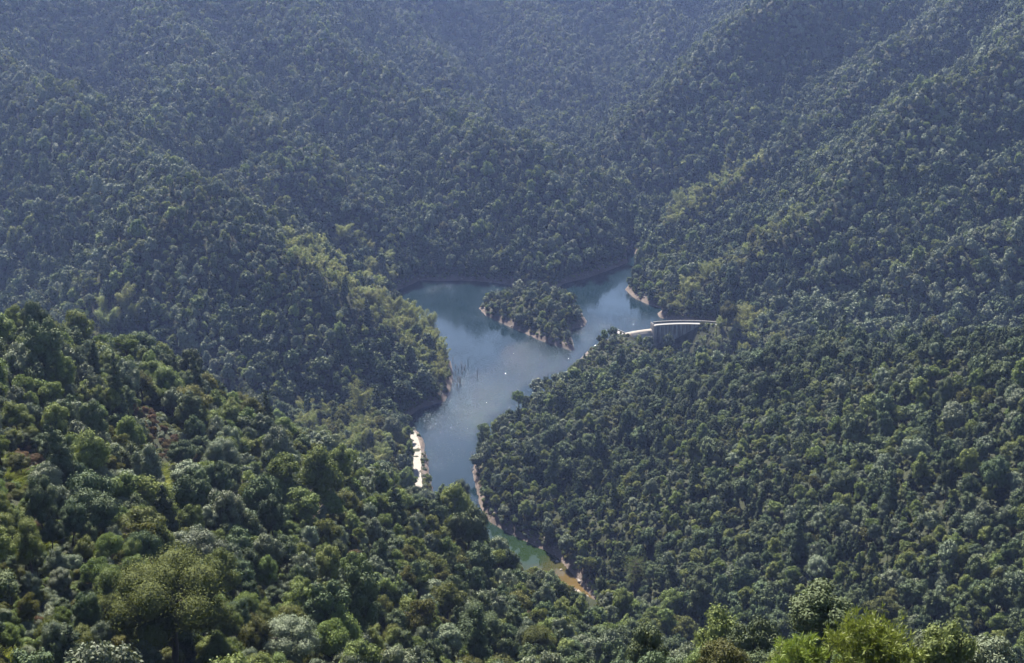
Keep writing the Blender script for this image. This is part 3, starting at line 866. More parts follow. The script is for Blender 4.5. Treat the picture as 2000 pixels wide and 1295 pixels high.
def plan_pass(rng, step, y0, y1, layer):
    xs = np.arange(-760, 860, step); ys = np.arange(y0, y1, step)
    X, Y = np.meshgrid(xs, ys)
    fr = np.abs(X) < 0.5 * Y + 14
    X, Y = X[fr], Y[fr]
    X = X + rng.uniform(-.48, .48, X.shape) * step; Y = Y + rng.uniform(-.48, .48, Y.shape) * step
    Z = zat(X, Y); D = sample(DD, X, Y); R = sample(RD, X, Y)
    zi = ZN[np.clip(((Y - GY0) / GS).round().astype(int), 0, ny - 1), np.clip(((X - GX0) / GS).round().astype(int), 0, nx - 1)]
    zn_ = zi
    px, py, dep = project(X, Y, Z + 4)
    ok = (D > (1.9 if layer != 'bank' else 1.2)) & (Z > 1.3) & (px > -170) & (px < 2170) & (py > -160) & (py < 1560)
    ok |= (X > 96) & (Y < 755) & (Y > 480) & (Z < 2.2) & (X < 420) & (D > 10)
    ok &= R > (3.6 if layer == 'tree' else 2.6)
    if layer == 'bank': ok &= (D < 9) & (rng.uniform(0, 1, len(X)) < np.where(Y < 640, 0.9, 0.5))
    ok &= ~((zn_ == 1) & (X > 5) & (Y < 480) & (D < 2.8))
    X, Y, Z, D, R, zi, px, py, dep = [a[ok] for a in (X, Y, Z, D, R, zi, px, py, dep)]
    n = len(X)
    u = rng.uniform(0, 1, n); pn = fbm(X / 55, Y / 55, 91, 3); pm = fbm(X / 38, Y / 38, 95, 3)
    near = zi == ZONES.index('near')
    cv = np.clip(sample(CONVEX, X, Y) / 3.5, -1, 1)  # dry crests get paler kinds, gullies darker ones; also paints in relief shading
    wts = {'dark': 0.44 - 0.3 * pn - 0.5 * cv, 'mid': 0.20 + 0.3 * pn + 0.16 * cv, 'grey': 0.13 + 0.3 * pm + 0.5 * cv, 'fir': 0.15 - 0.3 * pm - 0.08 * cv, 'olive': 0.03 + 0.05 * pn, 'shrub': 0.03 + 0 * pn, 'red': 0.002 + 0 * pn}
    nw = {'dark': 0.20 - 0.3 * pn, 'mid': 0.35 + 0.2 * pn, 'grey': 0.22 + 0.3 * pm, 'fir': 0.02 + 0 * pn, 'olive': 0.13 + 0.15 * pn, 'shrub': 0.10 + 0.0 * pn, 'red': 0.010 + 0 * pn}
    iw = {'dark': 0.16 + 0 * pn, 'mid': 0.30 + 0.2 * pn, 'grey': 0.42 + 0.2 * pm, 'fir': 0.03 + 0 * pn, 'olive': 0.06 + 0 * pn, 'shrub': 0.04 + 0 * pn, 'red': 0.001 + 0 * pn}
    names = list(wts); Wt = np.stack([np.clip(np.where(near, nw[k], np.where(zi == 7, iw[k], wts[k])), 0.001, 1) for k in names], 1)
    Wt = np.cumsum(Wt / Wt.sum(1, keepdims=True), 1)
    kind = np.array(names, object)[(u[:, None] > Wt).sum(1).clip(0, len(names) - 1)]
    q = rng.uniform(0, 1, n)
    crest = (line_dist(X, Y, RIDGES[2][3])[0] < 20) & (zi == 1) & (q < 0.75) & (px > 1290)
    kind[crest & (kind != 'fir')] = 'dark'
    if layer == 'tree':
        for p, lim in zip(BAMBOO, (0.9, 0.5, 0.5, 0.75)): kind[in_poly(px, py, p) & (q < lim) & (Y > 350)] = 'bamboo'
        for p in PALE:
            m = in_poly(px, py, p)
            kind[m & (q < 0.45)] = 'olive'; kind[m & (q > 0.75)] = 'bamboo'
    else: kind[:] = np.where(q < 0.93, 'shrub', 'olive')
    for p in RUSTY: kind[in_poly(px, py, p) & (q < 0.75) & near] = 'red'
    grass = np.zeros(n, bool)
    for p in GRASS + [STREAM_VIEW, ROAD_VIEW] + ([RUSTY[0]] if layer == 'tree' else []):
        for hh in ((0.5, 3.0, 5.5, 7.5) if layer == 'tree' else (0.5, 1.5)):
            qx, qy, _ = project(X, Y, Z + hh); grass |= in_poly(qx, qy, p) & near
    for hh in (0.5, 2.5, 4.5, 6.5):
        qx, qy, _ = project(X, Y, Z + hh); grass |= in_poly(qx, qy, DAM_VIEW) & (Y < 757) & (Y > 480) & (layer == 'tree')
        grass |= in_poly(qx, qy, ROAD_VIEW) & (Y < 605)
    size = (2.12 + 0.38 * np.clip((Y - 600) / 150, 0, 1)) * np.exp(rng.normal(0, 0.28, n)) * (1 + 0.25 * pm)
    big = rng.uniform(0, 1, n) < 0.07
    size = np.where(big, size * 1.5, size)
    qx, qy, _ = project(X, Y, Z + 6.0); grass |= near & (dep < 190) & (qx > 1180) & (qy < 1228)
    back = (zi == ZONES.index('right')) & (py > 560) & (px > 1480) & (q < 0.45) & (layer == 'tree')
    kind[back] = 'grey'
    size = size * np.where(near, 1, 1 - 0.20 * cv) * np.where(zi == 1, 0.86, 1)
    size = np.where(crest & (px > 1420), size * 1.3, size)
    size = np.where(near & (Y < 330), size * (0.62 + 0.30 * np.clip(Y / 330, 0, 1)), size)
    size = np.clip(size * np.where(kind == 'shrub', 0.75, 1) * np.where(kind == 'red', 0.6, 1) * np.where(kind == 'bamboo', 0.9, 1), 0.8, 4.6)
    size = np.where((zi == 1) & (px > 1120) & (px < 1420) & (py < 715), np.clip(size * 0.66, 0.8, 1.7), size)
    if layer == 'under': size = rng.uniform(0.7, 1.5, n) * np.where(Y > 770, 1.25, 1)
    if layer == 'bank': size = rng.uniform(0.6, 1.7, n)
    keep = ~grass & (seen(X, Y, Z + 9, 2.0) | (dep < 120)) & (dep > 88)
    if layer == 'tree': keep &= ~((Y < 330) & near & (rng.uniform(0, 1, n) < 0.1))
    return {k: v[keep] for k, v in dict(x=X, y=Y, z=Z, kind=kind, size=size, zone=zi, px=px, py=py, dep=dep, near=near).items()}

def plan_trees():
    rng = np.random.default_rng(7)
    ps = [plan_pass(rng, 3.6, 330, 640, 'tree'), plan_pass(rng, 4.15, 640, 1800, 'tree'), plan_pass(rng, 2.9, 46, 330, 'tree'), plan_pass(rng, 2.1, 46, 340, 'under'), plan_pass(rng, 3.2, 340, 770, 'under'), plan_pass(rng, 2.0, 400, 960, 'bank'), plan_pass(rng, 4.0, 770, 1700, 'under')]
    return {k: np.concatenate([p[k] for p in ps]) for k in ps[0]}

T = plan_trees()
N_T = len(T['x'])
rngk = np.random.default_rng(3)
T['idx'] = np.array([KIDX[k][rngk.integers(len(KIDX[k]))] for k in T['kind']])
T['rot'] = rngk.uniform(0, 6.283, N_T)
T['hs'] = rngk.uniform(0.95, 1.6, N_T)
T['ax'] = np.exp(rngk.normal(0, 0.12, N_T)); T['tilt'] = rngk.normal(0, 0.085, (N_T, 2))
T['hs'] = np.where(T['kind'] == 'shrub', rngk.uniform(0.9, 1.25, N_T), T['hs'])

def scales(sel):
    s = T['size'][sel] / 3.0
    return np.stack([s * T['ax'][sel], s / T['ax'][sel], s * T['hs'][sel]], 1)

# ------------------------------------------------------------------ single trees
NEAR_MESH = []
for i, (c, t, m) in enumerate(kind_meshes('near', 4200, 0.30, 1)):
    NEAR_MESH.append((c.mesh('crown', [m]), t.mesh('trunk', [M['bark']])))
FINE_MESH = []
for i, (c, t, m) in enumerate(kind_meshes('fine', 9500, 0.19, 1)):
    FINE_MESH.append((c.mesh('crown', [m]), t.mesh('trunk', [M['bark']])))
FAMILY = {'dark': 'broadleaf_tree', 'mid': 'broadleaf_tree', 'grey': 'broadleaf_tree', 'olive': 'broadleaf_tree', 'red': 'broadleaf_tree',
          'fir': 'conifer_tree', 'bamboo': 'bamboo_clump', 'shrub': 'shrub', 'pine': 'pine_tree'}
CAT = {'broadleaf_tree': 'tree', 'conifer_tree': 'conifer', 'bamboo_clump': 'bamboo', 'shrub': 'shrub', 'pine_tree': 'pine tree'}

def tree_thing(idx, loc, rot, scl, label, group=None, name=None, lean=(0, 0), meshes=None):
    fam = name or FAMILY[KINDS[idx][0]]
    root = empty(fam, loc, rot)
    root.rotation_euler = (lean[0], lean[1], rot); root.scale = scl
    cm, tm = meshes or NEAR_MESH[idx]
    for nm, me in (('crown' if fam != 'bamboo_clump' else 'foliage', cm), ('trunk' if fam not in ('bamboo_clump', 'shrub') else 'stem', tm)):
        o = bpy.data.objects.new(nm, me); COL.objects.link(o); o.parent = root
    tag(root, label, CAT[fam], group)
    return root

HC = {'dark': 5.2, 'mid': 4.8, 'grey': 4.8, 'olive': 4.4, 'fir': 6.0, 'bamboo': 6.0, 'red': 3.4, 'shrub': 1.7, 'pine': 6.2}
taken = np.zeros(N_T, bool)

def place_by_picture(px, py, wid, idx, hs):
    """ground point under a crown that appears wid pixels wide at (px, py)"""
    R = 3.0; 
    for _ in range(4):
        s = R / 3.0
        x, y, z = hit(px, py, HC[KINDS[idx][0]] * s * hs)
        dep = float(project(np.array(x), np.array(y), np.array(z))[2])
        R = 0.5 * wid * dep / FPX * (0.92 if KINDS[idx][0] != 'fir' else 1.15)
    return x, y, z, R

# (picture x, y, crown width, kind index, height factor, label)
HEROES = [
 (330,1180,245,9,1.0,'huge spreading olive green tree, the largest crown at the lower left'),
 (390,1090,118,7,1.0,'rounded grey green tree just behind the huge olive tree'),
 (565,1250,135,6,0.95,'broad pale grey green crown at the bottom edge right of the huge olive tree'),
 (432,890,78,6,1.1,'pale grey domed tree, the lightest of the dome shaped cluster above the grass strip'),
 (355,887,54,0,1.15,'dark round tree immediately left of the pale grey domed tree'),
 (392,868,46,2,1.2,'dark green rounded tree touching the pale grey domed tree from behind'),
 (388,955,62,1,1.3,'tall dark tree standing right of the bright grass strip'),
 (408,958,46,7,1.0,'small grey dome in front of the tall dark tree by the grass strip'),
 (440,930,60,0,1.2,'dark tree directly below the pale grey domed tree'),
 (530,1015,66,1,1.35,'tall dark oval tree in the middle of the near slope'),
 (560,950,62,0,1.1,'dark broad tree just above the tall dark oval tree'),
 (462,1062,70,2,1.3,'dark drooping tree between the big olive tree and the tall oval tree'),
 (592,1112,72,6,1.25,'grey domed tree lit on its right side below the tall oval tree'),
 (826,1122,50,1,1.0,'compact dark egg shaped tree on the slope left of the stream'),
 (369,803,56,0,1.1,'dark round tree beside the lower end of the rusty fern strip'),
 (362,752,42,1,1.2,'dark twin crown above the rusty fern strip'),
 (275,735,50,2,1.2,'broad dark tree at the brow of the near slope above the fern strip', 328),
 (42,682,52,1,1.25,'pointed dark tree in front of the two tallest trees at the left edge', 255),
 (66,625,52,0,1.7,'tall dark column tree, the right one of the pair at the left edge', 265),
 (22,622,44,5,1.7,'tall open dark tree at the very left edge of the picture', 260),
 (92,715,40,7,1.4,'narrow grey tree between the tall left edge trees and the umbrella pine', 262),
 (178,690,44,2,1.2,'dark flat topped tree on the skyline right of the umbrella pine', 298),
 (900,962,38,0,1.5,'lone dark tree standing in front of the glittering water', 500),
 (889,990,34,3,1.0,'small green tree at the left foot of the lone dark tree by the water', 494),
 (913,994,36,0,1.0,'dark round tree at the right foot of the lone dark tree by the water', 492),
 (812,962,40,0,1.0,'dark round tree at the lower end of the pale road'),
 (745,948,42,1,1.4,'tall dark tree on the slope left of the pale road'),
 (690,1088,56,14,1.2,'reddish brown tree in the middle of the near slope'),
 (1050,1250,84,8,1.1,'spreading olive tree with visible stems near the bottom centre'),
 (1272,1235,80,2,1.2,'dark domed tree at the bottom, below the lone stream pine'),
 (940,1225,90,0,1.1,'dark tree with an open crown at the bottom left of centre'),
 (1600,1208,150,1,0.8,'dark glossy leaved tree behind the bright pine at the lower right', 72),
 (1415,1290,105,16,1.2,'pale yellow green bush at the bottom edge left of the bright pine', 68),
 (1925,1290,120,17,1.1,'grey green rounded bush at the bottom right edge', 76),
 (1825,1272,100,17,1.3,'grey feathery bush right beside the bright pine', 78),
 (1213,703,26,1,1.7,'dark column tree on the hill crest below the spillway'),
 (1330,702,26,0,1.3,'dark rounded tree on the hill crest straight below the dam wall'),
 (1845,775,46,1,1.6,'tallest dark tree high on the right end of the near hill'),
 (1850,940,42,1,2.0,'dark tower like tree in the shaded gully at the right'),
 (1895,955,40,0,1.6,'dark layered tree right of the tower like tree in the right gully'),
 (1422,612,38,9,1.4,'olive domed tree at the right end of the dam'),
]
LM = [(330,1180,'the huge olive tree'),(335,965,'the bright grass strip'),(310,820,'the rusty fern strip'),(50,650,'the tall left edge trees'),(815,900,'the pale road'),
      (680,840,'the yellow green grove'),(900,955,'the lone dark tree by the water'),(1140,1150,'the brown stream mouth'),(1240,1140,'the lone stream pine'),
      (1690,1250,'the bright pine'),(430,890,'the pale grey domed tree'),(826,1122,'the dark egg shaped tree'),(690,1088,'the reddish brown tree'),
      (135,695,'the umbrella pine'),(530,1015,'the tall dark oval tree'),(55,885,'the rusty left edge bushes'),(1272,1235,'the dark domed bottom tree'),
      (592,1112,'the grey domed slope tree'),(1050,1250,'the spreading bottom olive tree'),(565,1250,'the pale bottom crown'),(60,1200,'the lower left corner'),
      (1330,690,'the dam wall'),(880,690,'the bamboo point'),(1850,900,'the tower like tree'),(1440,650,'the bamboo beside the dam'),(650,520,'the bamboo gully'),(1400,400,'the sunny bamboo spur'),
      (940,890,'the narrow lake arm'),(1050,620,'the islet')]
COLOUR = {'dark': 'dark green', 'mid': 'mid green', 'grey': 'grey green', 'olive': 'olive', 'fir': 'dark', 'bamboo': 'yellow green', 'red': 'rusty brown', 'shrub': 'green', 'pine': 'dull green'}
SHAPE = {0: 'rounded', 1: 'tall domed', 2: 'low domed', 3: 'rounded', 4: 'tall rounded', 5: 'open crowned', 6: 'rounded', 7: 'tall rounded', 8: 'flat crowned', 9: 'rounded', 10: 'slender', 11: 'broad conical', 12: 'plumed', 13: 'tall plumed', 14: 'flat crowned', 15: 'leafy', 16: 'olive', 17: 'greyish'}
NOUN = {'broadleaf_tree': 'tree', 'conifer_tree': 'conifer', 'bamboo_clump': 'bamboo clump', 'shrub': 'shrub', 'pine_tree': 'pine'}
ORD = 'first second third fourth fifth sixth seventh eighth ninth tenth eleventh twelfth thirteenth fourteenth fifteenth sixteenth seventeenth eighteenth nineteenth twentieth'.split()

def single_trees():
    for row in HEROES:
        px, py, wid, idx, hs, label = row[:6]
        if len(row) > 6:
            q = at_y(px, py, row[6]); R = 0.5 * wid * float(project(*map(np.array, q))[2]) / FPX
            g0 = float(zat(q[0], q[1])); x, y = q[0], q[1]
            z = q[2] - HC[KINDS[idx][0]] * R / 3 * hs
        else: x, y, z, R = place_by_picture(px, py, wid, idx, hs)
        s = R / 3.0
        d = np.hypot(T['x'] - x, T['y'] - y)
        taken[(d < 0.62 * (R + T['size']))] = True
        # clear whatever stands in the line of sight just before it
        ms = None; gap = (z - float(zat(x, y))) / (R / 3 * hs)
        if s > 1.25 or wid > 95 or len(row) > 6:
            c, t = KINDS[idx][2](np.random.default_rng(int(px)), int(min(24000, 8500 * max(s, 1) ** 2)), 0.20 / max(s, 0.8), 1)
            if gap > 1: t.tube([(0, 0, -gap - 1), (0.1, 0, -gap * 0.5), (0, 0, 0)], [0.30, 0.26, 0.24], 6)
            ms = (c.mesh('crown', [M['olivefine' if wid > 200 else KINDS[idx][1]]]), t.mesh('trunk', [M['bark']]))
        tree_thing(idx, (x, y, z - 0.2), rngk.uniform(0, 6.28), (s, s, s * hs), label, meshes=ms)
    # the largest of the rest, as the picture shows them
    top = T['z'] + HC['dark'] * T['size'] / 3 * T['hs'] * 1.2
    ok = ~taken & (T['px'] > -10) & (T['px'] < 2010) & (T['py'] > 0) & (T['py'] < 1310)
    ii = np.where(ok)[0]
    ii = ii[seen(T['x'][ii], T['y'][ii], top[ii], 5.0)]
    fam = np.array([FAMILY[k] for k in T['kind'][ii]])
    score = T['size'][ii] / T['dep'][ii]
    chosen = []
    for f, n in (('broadleaf_tree', 262), ('conifer_tree', 60), ('bamboo_clump', 90), ('shrub', 130)):
        k = ii[fam == f][np.argsort(-score[fam == f])][:n]
        chosen += list(k)
    said = {}
    for i in chosen:
        px, py = T['px'][i], T['py'][i]
        lm = min(LM, key=lambda q: (q[0] - px) ** 2 + (q[1] - py) ** 2 * 1.4)
        dx, dy = px - lm[0], py - lm[1]
        rel = ('right of' if dx > 0 else 'left of') if abs(dx) > abs(dy) else ('below' if dy > 0 else 'above')
        k = T['idx'][i]; f = FAMILY[KINDS[k][0]]
        colour = '' if f == 'shrub' and k != 15 else COLOUR[KINDS[k][0]] + ' '
        said.setdefault('%s%s %s %s %s' % (colour, SHAPE.get(k, 'rounded'), NOUN[f], rel, lm[2]), []).append(i)
    for lab, mem in said.items():
        mem.sort(key=lambda i: T['px'][i])
        for j, i in enumerate(mem):
            n = len(mem)
            label = lab + ('' if n == 1 else ', the leftmost' if j == 0 else ', the rightmost' if j == n - 1 else ', %s from the left' % (ORD[j] if j < 20 else 'number %d' % (j + 1)))
            label = label.replace(', the leftmost', ', leftmost').replace(', the rightmost', ', rightmost')
            if len(label.split()) > 16: label = label.replace('yellow green ', 'yellow ')
            s = T['size'][i] / 3.0
            k = T['idx'][i]; f = FAMILY[KINDS[k][0]]
            tree_thing(k, (T['x'][i], T['y'][i], T['z'][i] - 0.3), T['rot'][i], (s * T['ax'][i], s / T['ax'][i], s * T['hs'][i]), label,
                       {'broadleaf_tree': 'broadleaf trees of the nearer slopes', 'conifer_tree': 'conifers among the broadleaf trees', 'bamboo_clump': 'bamboo clumps along the gullies', 'shrub': 'shrubs between the near trees'}[f], None, T['tilt'][i], FINE_MESH[k] if T['dep'][i] < 170 else None)
            taken[i] = True
single_trees()

# pines with branches and needle shoots
def pine_thing(loc, H, R, z0, seed, mat, label, lean=(0, 0), nt=900, dome=1.0, tuft=0.26):
    rng = np.random.default_rng(seed)
    root = empty('pine_tree', loc); root.rotation_euler = (lean[0], lean[1], 0)
    t = Geo()
    zs = np.linspace(-1, H * 0.93, 8)
    ax = np.stack([0.12 * np.sin(zs * 0.7), 0.12 * np.cos(zs * 0.9), zs], 1)
    t.tube(ax, np.linspace(0.035 * H * 0.45, 0.03, 8), 7)
    o = bpy.data.objects.new('trunk', t.mesh('trunk', [M['bark']])); COL.objects.link(o); o.parent = root
    g = Geo(); C, Dv = [], []
    nb = 26
    for i in range(nb):
        f = i / (nb - 1); z = z0 + (H * 0.95 - z0) * f
        L = R * (0.35 + 0.65 * math.sin(math.pi * min(1, 0.25 + 0.75 * (1 - f)))) * rng.uniform(0.8, 1.1) * (1.0 if f < 0.75 else 0.75)
        a = i * 2.4 + rng.uniform(-.3, .3); u = np.array([math.cos(a), math.sin(a), 0])
        b = np.array([0.12 * math.sin(z * 0.7), 0.12 * math.cos(z * 0.9), z])
        tip = b + u * L + np.array([0, 0, L * (0.30 + 0.35 * f) * dome])
        mid = (b + tip) / 2 - np.array([0, 0, 0.06 * L])
        one = Geo(); one.tube([b, mid, tip], [0.05 * R * 0.35, 0.03 * R * 0.35, 0.006], 4)
        q = bpy.data.objects.new('branch', one.mesh('branch', [M['bark']])); COL.objects.link(q); q.parent = root
        n = int(nt / nb * (0.5 + L / R))
        s = rng.uniform(0.30, 1.03, (n, 1)) ** 0.8
        p = b * (1 - s) ** 2 + 2 * mid * s * (1 - s) + tip * s ** 2
        off = rng.normal(size=(n, 3)) * np.array([0.22, 0.22, 0.13]) * R * (0.45 + 0.5 * s)
        C.append(p + off); Dv.append(unit(off * 0.5 / R + np.array([0, 0, 0.8]) + u * 0.35))
    needle_tufts(g, rng, np.concatenate(C), np.concatenate(Dv), tuft, 13, tuft * 0.12)
    o = bpy.data.objects.new('needles', g.mesh('needles', [mat])); COL.objects.link(o); o.parent = root
    tag(root, label, 'pine tree')
    return root

def pines():
    for (px, py, Y, H, R, z0f, mat, label, nt, lean) in [
        (1712, 1236, 56, 5.6, 2.1, 0.22, M['pine'], 'bright yellow green pine with a broad needle crown at the lower right bottom edge', 1500, (0, 0)),
        (1572, 1264, 57, 4.6, 1.4, 0.25, M['pine'], 'smaller bright green pine adjoining the broad pine on its left', 800, (0, 0)),
    ]:
        q = at_y(px, py, Y)
        g0 = float(zat(q[0], Y))
        H = max(H, q[2] - g0) if q[2] - g0 < 16 else H
        pine_thing((q[0], Y, q[2] - H), H, R, max(H - 5.2, H * z0f), int(px), mat, label, lean, int(nt * 0.72), 1.0, 0.42)
        d = np.hypot(T['x'] - q[0], T['y'] - Y); taken[d < R * 1.4] = True
    x, y, z = hit(1240, 1140, 6.5)
    dep = float(project(np.array(x), np.array(y), np.array(z))[2]); k = dep / FPX
    pine_thing((x, y, z), 88 * k, 30 * k, 38 * k, 5, M['pinedull'], 'lone slender pine with a bare lower trunk beside the stream mouth', (0, 0), 420, 0.7, 0.5)
    taken[np.hypot(T['x'] - x, T['y'] - y) < 4] = True
    x, y, z = hit(124, 715, 1.0)
    dep = float(project(np.array(x), np.array(y), np.array(z))[2]); k = dep / FPX
    pine_thing((x, y, z), 50 * k, 24 * k, 30 * k, 6, M['pinedull'], 'leaning umbrella shaped pine near the left edge skyline', (0, 0.32), 300, 0.3, 0.35)
    taken[np.hypot(T['x'] - x, T['y'] - y) < 4] = True
pines()

# ------------------------------------------------------------------ bare sticks, posts, boulders, cable
def bare_thing(name, loc, h, seed, n, label, cat, group=None, spread=0.6, mat=None):
    rng = np.random.default_rng(seed); root = empty(name, loc)
    for i in range(n):
        a = rng.uniform(0, 6.28); u = np.array([math.cos(a), math.sin(a), 0])
        L = h * rng.uniform(0.6, 1.1); b = u * rng.uniform(0, 0.35)
        m = b + np.array([0, 0, L * 0.5]) + u * L * 0.12 * spread; e = b + np.array([0, 0, L]) + u * L * rng.uniform(0.1, 0.7) * spread
        g = Geo(); g.tube([b - [0, 0, 0.6], m, e], [0.022 * h * 0.6, 0.016 * h * 0.6, 0.004 * h], 4)
        for j in range(4):
            f = rng.uniform(0.4, 0.95); p = m * (1 - f) + e * f
            q = p + unit(rng.normal(size=3) + [0, 0, 0.8]) * L * rng.uniform(0.12, 0.3)
            g.tube([p, q], [0.009 * h * 0.6, 0.003 * h], 3)
        o = bpy.data.objects.new('branch', g.mesh('branch', [mat or M['deadwood']])); COL.objects.link(o); o.parent = root
    tag(root, label, cat, group)
    return root

def small_things():
    rng = np.random.default_rng(11)
    spots = [(884,700),(890,712),(896,718),(903,724),(889,726),(895,735),(902,712),(886,742),(899,742),(893,748),(880,752),(908,716)]
    sp = sorted(spots)
    for j, (px, py) in enumerate(sp):
        x, y, _ = at_z(px, py + 6, 0.1)
        z = max(float(zat(x, y)), -0.6)
        bare_thing('bare_bush', (x, y, z), rng.uniform(3.0, 5.0), 50 + j, 8, 'leafless pinkish bush standing in the water off the bamboo point, %s from the left' % ORD[j], 'bare bush', 'leafless bushes off the bamboo point')
    sp = [(922,890),(926,905),(921,918),(927,930),(930,945),(933,958),(936,972),(934,984)]
    for j, (px, py) in enumerate(sp):
        x, y, _ = at_z(px, py, 0.3); z = max(float(zat(x, y)), -0.4)
        bare_thing('bare_bush', (x, y, z), rng.uniform(2.2, 3.8), 80 + j, 8, 'leafless bush on the right bank of the narrow lake arm, %s from the top' % ORD[j], 'bare bush', 'leafless bushes on the narrow arm bank', 1.0)
    for j, (px, py) in enumerate([(1136,1128),(1141,1140),(1146,1148)]):
        x, y, _ = at_z(px, py, 0.3); z = max(float(zat(x, y)), 0)
        bare_thing('bare_bush', (x, y, z), 2.6, 95 + j, 9, 'pale leafless bush on the right bank of the brown stream mouth, %s from the top' % ORD[j], 'bare bush', 'leafless bushes at the stream mouth', 1.1)
    for px, py, h, lab in [(601,1012,46,'dead white branched tree on the near slope right of the tall oval tree'), (455,968,30,'thin dead snag below the pale grey domed tree'), (1985,980,34,'dead bare tree at the right edge in the shaded gully')]:
        x, y, z = hit(px, py + 12, 3.0); k = y / FPX / 0.9
        bare_thing('dead_tree', (x, y, z), h * k + 3.5, int(px), 5, lab, 'dead tree', None, 0.8)
    g = Geo(); g.tube([(0, 0, -2), (0.05, 0, 1), (0.0, 0.05, 3.6)], [0.16, 0.15, 0.12], 6)
    for px, py, lab in [(932,735,'thin dark post standing in the pale still water off the bamboo point'), (1197,551,'thin post in the far lake arm near the right bank'), (914,712,'thin stake among the leafless bushes in the water')]:
        x, y, _ = at_z(px, py, 0.0)
        o = bpy.data.objects.new('water_post', g.mesh('water_post', [M['bark']])); COL.objects.link(o); o.location = (x, y, 0)
        tag(o, lab, 'post')
    # boulders and the gravel bar where the stream comes in
    t = NT('boulder_stone'); n = t.noise(1.2, 5, 0.6, t.obj())
    M['stone'] = t.done(t.bsdf(t.mix(n, (0.12, 0.105, 0.095), (0.25, 0.225, 0.205)), 0.85, 0.2, n, 0.5, 0.1))
    v, f = ICO[2]
    lab = ['large pale boulder at the left edge of the brown stream mouth', 'pale boulder just below the large stream boulder', 'upper wet rock on the gravel bar', 'flat white rock in the middle of the gravel bar',
           'small pale rock left of the flat white rock', 'small pale rock right of the flat white rock', 'grey rock at the lower tip of the gravel bar', 'brown rock on the right bank beside the gravel bar',
           'dark rock under the right bank bushes of the stream', 'half sunken rock in the brown shallows', 'second half sunken rock in the brown shallows']
    pos = [(1119,1154,1.5),(1123,1160,0.9),(1136,1160,0.8),(1146,1166,1.0),(1141,1168,0.6),(1152,1170,0.6),(1164,1180,0.9),(1150,1152,0.9),(1132,1136,0.9),(1088,1096,0.7),(1096,1112,0.6)]
    for j, ((px, py, r), l) in enumerate(zip(pos, lab)):
        x, y, _ = at_z(px, py, 0.2); rr = np.random.default_rng(200 + j)
        vv = v * r * (1 + 0.28 * vnoise(v[:, 0] * 1.6 + j * 9, v[:, 1] * 1.6 + v[:, 2] * 2.1, 300 + j)[:, None]) * np.array([1.2, 0.9, 0.65])
        o = mesh_obj('boulder', vv, f, M['stone'], None, False); o.location = (x, y, max(float(zat(x, y)), 0.0) + 0.1 * r); o.rotation_euler = (0, 0, rr.uniform(0, 6))
        tag(o, l, 'boulder')
    bar = np.array([at_z(*q)[:2] for q in [(1118,1158),(1130,1152),(1140,1160),(1152,1168),(1170,1184),(1172,1196),(1150,1192),(1130,1174)]])
    c = bar.mean(0); V = [(c[0], c[1], 0.32)]; F = []; R_ = 40
    for i in range(R_):
        u = i / R_ * len(bar); a = bar[int(u)]; b = bar[(int(u) + 1) % len(bar)]; p = a + (b - a) * (u % 1)
        for rr_ in (0.35, 0.7, 1.0, 1.12):
            q = c + (p - c) * rr_ * (1 + 0.06 * float(vnoise(i * 0.9, rr_ * 9, 6)))
            V.append((q[0], q[1], {0.35: 0.30, 0.7: 0.22, 1.0: 0.03, 1.12: -0.25}[rr_] + 0.05 * float(vnoise(i * 1.3, rr_ * 7, 8))))
    for i in range(R_):
        j = (i + 1) % R_; F.append((0, 1 + i * 4, 1 + j * 4))
        for k in range(3): F.append((1 + i * 4 + k, 2 + i * 4 + k, 2 + j * 4 + k, 1 + j * 4 + k))
    t = NT('gravel_pale'); n = t.noise(1.4, 6, 0.7, t.obj())
    o = mesh_obj('gravel_bar', V, F, t.done(t.bsdf(t.mix(n, (0.09, 0.07, 0.055), (0.26, 0.22, 0.19)), 0.9, 0.2, n, 0.6, 0.1)), None, True)
    tag(o, 'pale gravel bar where the stream meets the brown shallows', 'gravel bar', None, 'structure')
    # loose rocks along the waterline
    src = bpy.data.collections.new('rock_kinds')
    v0, f0 = ICO[1]
    for j in range(4):
        vv = v0 * (1 + 0.35 * np.random.default_rng(j).normal(size=(len(v0), 1))) * np.array([1.3, 0.9, 0.6])
        o = mesh_obj('rock_kind_%02d' % j, vv, f0, M['stone'], None, False, False); src.objects.link(o)
    n = 26000; X = rng.uniform(-110, 160, n); Y = rng.uniform(415, 955, n)
    D = np.maximum(poly_sdf(X, Y, LAKE), -poly_sdf(X, Y, ISLET)); Z = zat(X, Y)
    k = (D > 0.2) & (D < 4.5) & (fbm(X / 18, Y / 18, 71, 2) > -0.1) & ~((X > 70) & (Y < 760)); X, Y, D = X[k], Y[k], D[k]
    Z = np.minimum(terrain(X, Y)[0], 4.0); s = rng.uniform(0.12, 0.5, len(X)) ** 1.3 * 1.5
    scatter('shore_rocks', np.stack([X, Y, Z], 1), rng.uniform(0, 6, len(X)), np.stack([s, s, s], 1), rng.integers(0, 4, len(X)), src, 'loose rocks strewn along the bare reservoir banks', 'rocks')
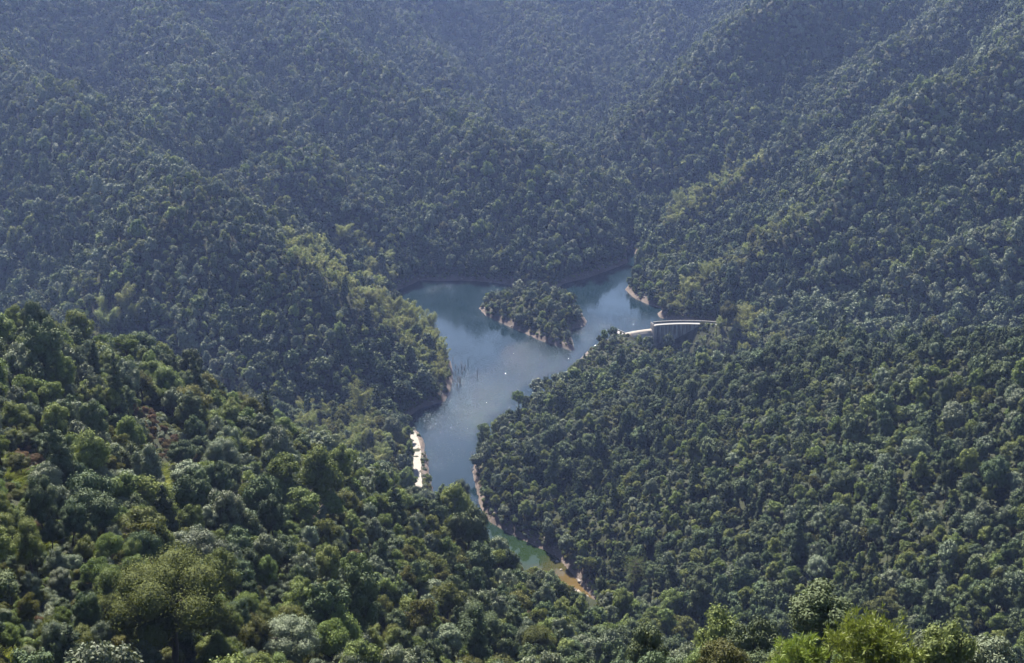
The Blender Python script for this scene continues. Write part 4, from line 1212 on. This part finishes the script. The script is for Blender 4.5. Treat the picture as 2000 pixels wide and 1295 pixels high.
    # cables above the cleared strip
    for (a, b, sag, lab) in [((-60, 575, 258), (420, 900, 372), 5.0, 'thin dark cable sagging above the rusty cleared strip on the near slope'),
                             ((60, 556, 330), (330, 735, 372), 3.0, 'thin dark cable crossing in front of the pointed hill behind the near slope')]:
        A = np.array(at_y(*a)); B = np.array(at_y(*b))
        s_ = np.linspace(0, 1, 25)[:, None]
        pts = A * (1 - s_) + B * s_ - np.array([0, 0, 1.0]) * 4 * sag * s_ * (1 - s_)
        g = Geo(); g.tube(pts, np.full(25, 0.06), 5)
        o = bpy.data.objects.new('cable', g.mesh('cable', [M['bark']])); COL.objects.link(o); tag(o, lab, 'cable')
small_things()

# ------------------------------------------------------------------ grass strips
def grass():
    rng = np.random.default_rng(5)
    src = bpy.data.collections.new('grass_kinds')
    for j in range(3):
        g = Geo(); n = 26
        b = rng.normal(size=(n, 3)) * [0.28, 0.28, 0]; d = unit(rng.normal(size=(n, 3)) * [0.5, 0.5, 0] + [0.25, 0, 1]); h = rng.uniform(0.5, 1.15, (n, 1))
        sd = unit(np.cross(d, rng.normal(size=(n, 3)))) * 0.035
        t2 = b + d * h + np.array([0.35, 0, -0.15]) * h
        m = b + d * h * 0.55
        g.quads(np.stack([b - sd, m - sd, t2, m + sd], 1), rng.uniform(0, 1, n))
        o = bpy.data.objects.new('grass_kind_%02d' % j, g.mesh('grass_kind', [M['grass']])); src.objects.link(o)
    X = []; Y = []
    xs = np.arange(-130, 10, 0.55); ys = np.arange(70, 330, 0.55)
    gx_, gy_ = np.meshgrid(xs, ys); gx_ = (gx_ + rng.uniform(-.3, .3, gx_.shape)).ravel(); gy_ = (gy_ + rng.uniform(-.3, .3, gy_.shape)).ravel()
    z = zat(gx_, gy_); px, py, _ = project(gx_, gy_, z + 0.6)
    m = np.zeros(len(gx_), bool)
    for p in GRASS: m |= in_poly(px + 14 * vnoise(gx_ / 3, gy_ / 3, 4), py + 14 * vnoise(gx_ / 3, gy_ / 3, 5), p)
    s = rng.uniform(0.8, 1.6, m.sum())
    scatter('grass', np.stack([gx_[m], gy_[m], z[m]], 1), rng.uniform(-0.6, 0.6, m.sum()), np.stack([s, s, s], 1), rng.integers(0, 3, m.sum()), src, 'bright yellow green grass in narrow strips on the near slope', 'grass')
grass()

# ------------------------------------------------------------------ the woods
SRC_NEAR = source_collection('tree_kind_near', 5200, 0.25, 1)
SRC_MID = source_collection('tree_kind_mid', 1900, 0.44, 0)
SRC_FAR = source_collection('tree_kind_far', 700, 0.74, 0)
ZTXT = {'near': ('mixed bright green wood covering the nearest slope below the viewpoint', 'green wood at the foot of the near slope along the water'),
        'dam': ('dense dark wood on the hill in front of the dam', 'wood on the crest of the hill just in front of the dam'),
        'peninsula': ('dark wood on the front of the pointed hill left of the lake', 'wood on the upper pointed hill whose bamboo edge runs down to the lake'),
        'left': ('', 'bluish wood on the steep ridge behind the pointed hill'),
        'centre': ('', 'dark wood on the rounded hill above the far shore of the lake'), 'far': ('', 'hazy blue wood on the farthest mountain at the valley head'),
        'right': ('wood in the hollow right of the dam', 'hazy wood on the long mountainside beyond the dam'), 'islet': ('', 'wood of rounded trees covering the islet in the lake')}
for zi, zn in enumerate(ZONES):
    sel = np.where((T['zone'] == zi) & ~taken)[0]
    if not len(sel): continue
    dp = T['dep'][sel]
    for j, (part, src) in enumerate(((sel[(dp < 640) & (dp >= 215)], SRC_MID), (sel[dp >= 640], SRC_FAR), (sel[dp < 215], SRC_NEAR))):
        if len(part) < 1: continue
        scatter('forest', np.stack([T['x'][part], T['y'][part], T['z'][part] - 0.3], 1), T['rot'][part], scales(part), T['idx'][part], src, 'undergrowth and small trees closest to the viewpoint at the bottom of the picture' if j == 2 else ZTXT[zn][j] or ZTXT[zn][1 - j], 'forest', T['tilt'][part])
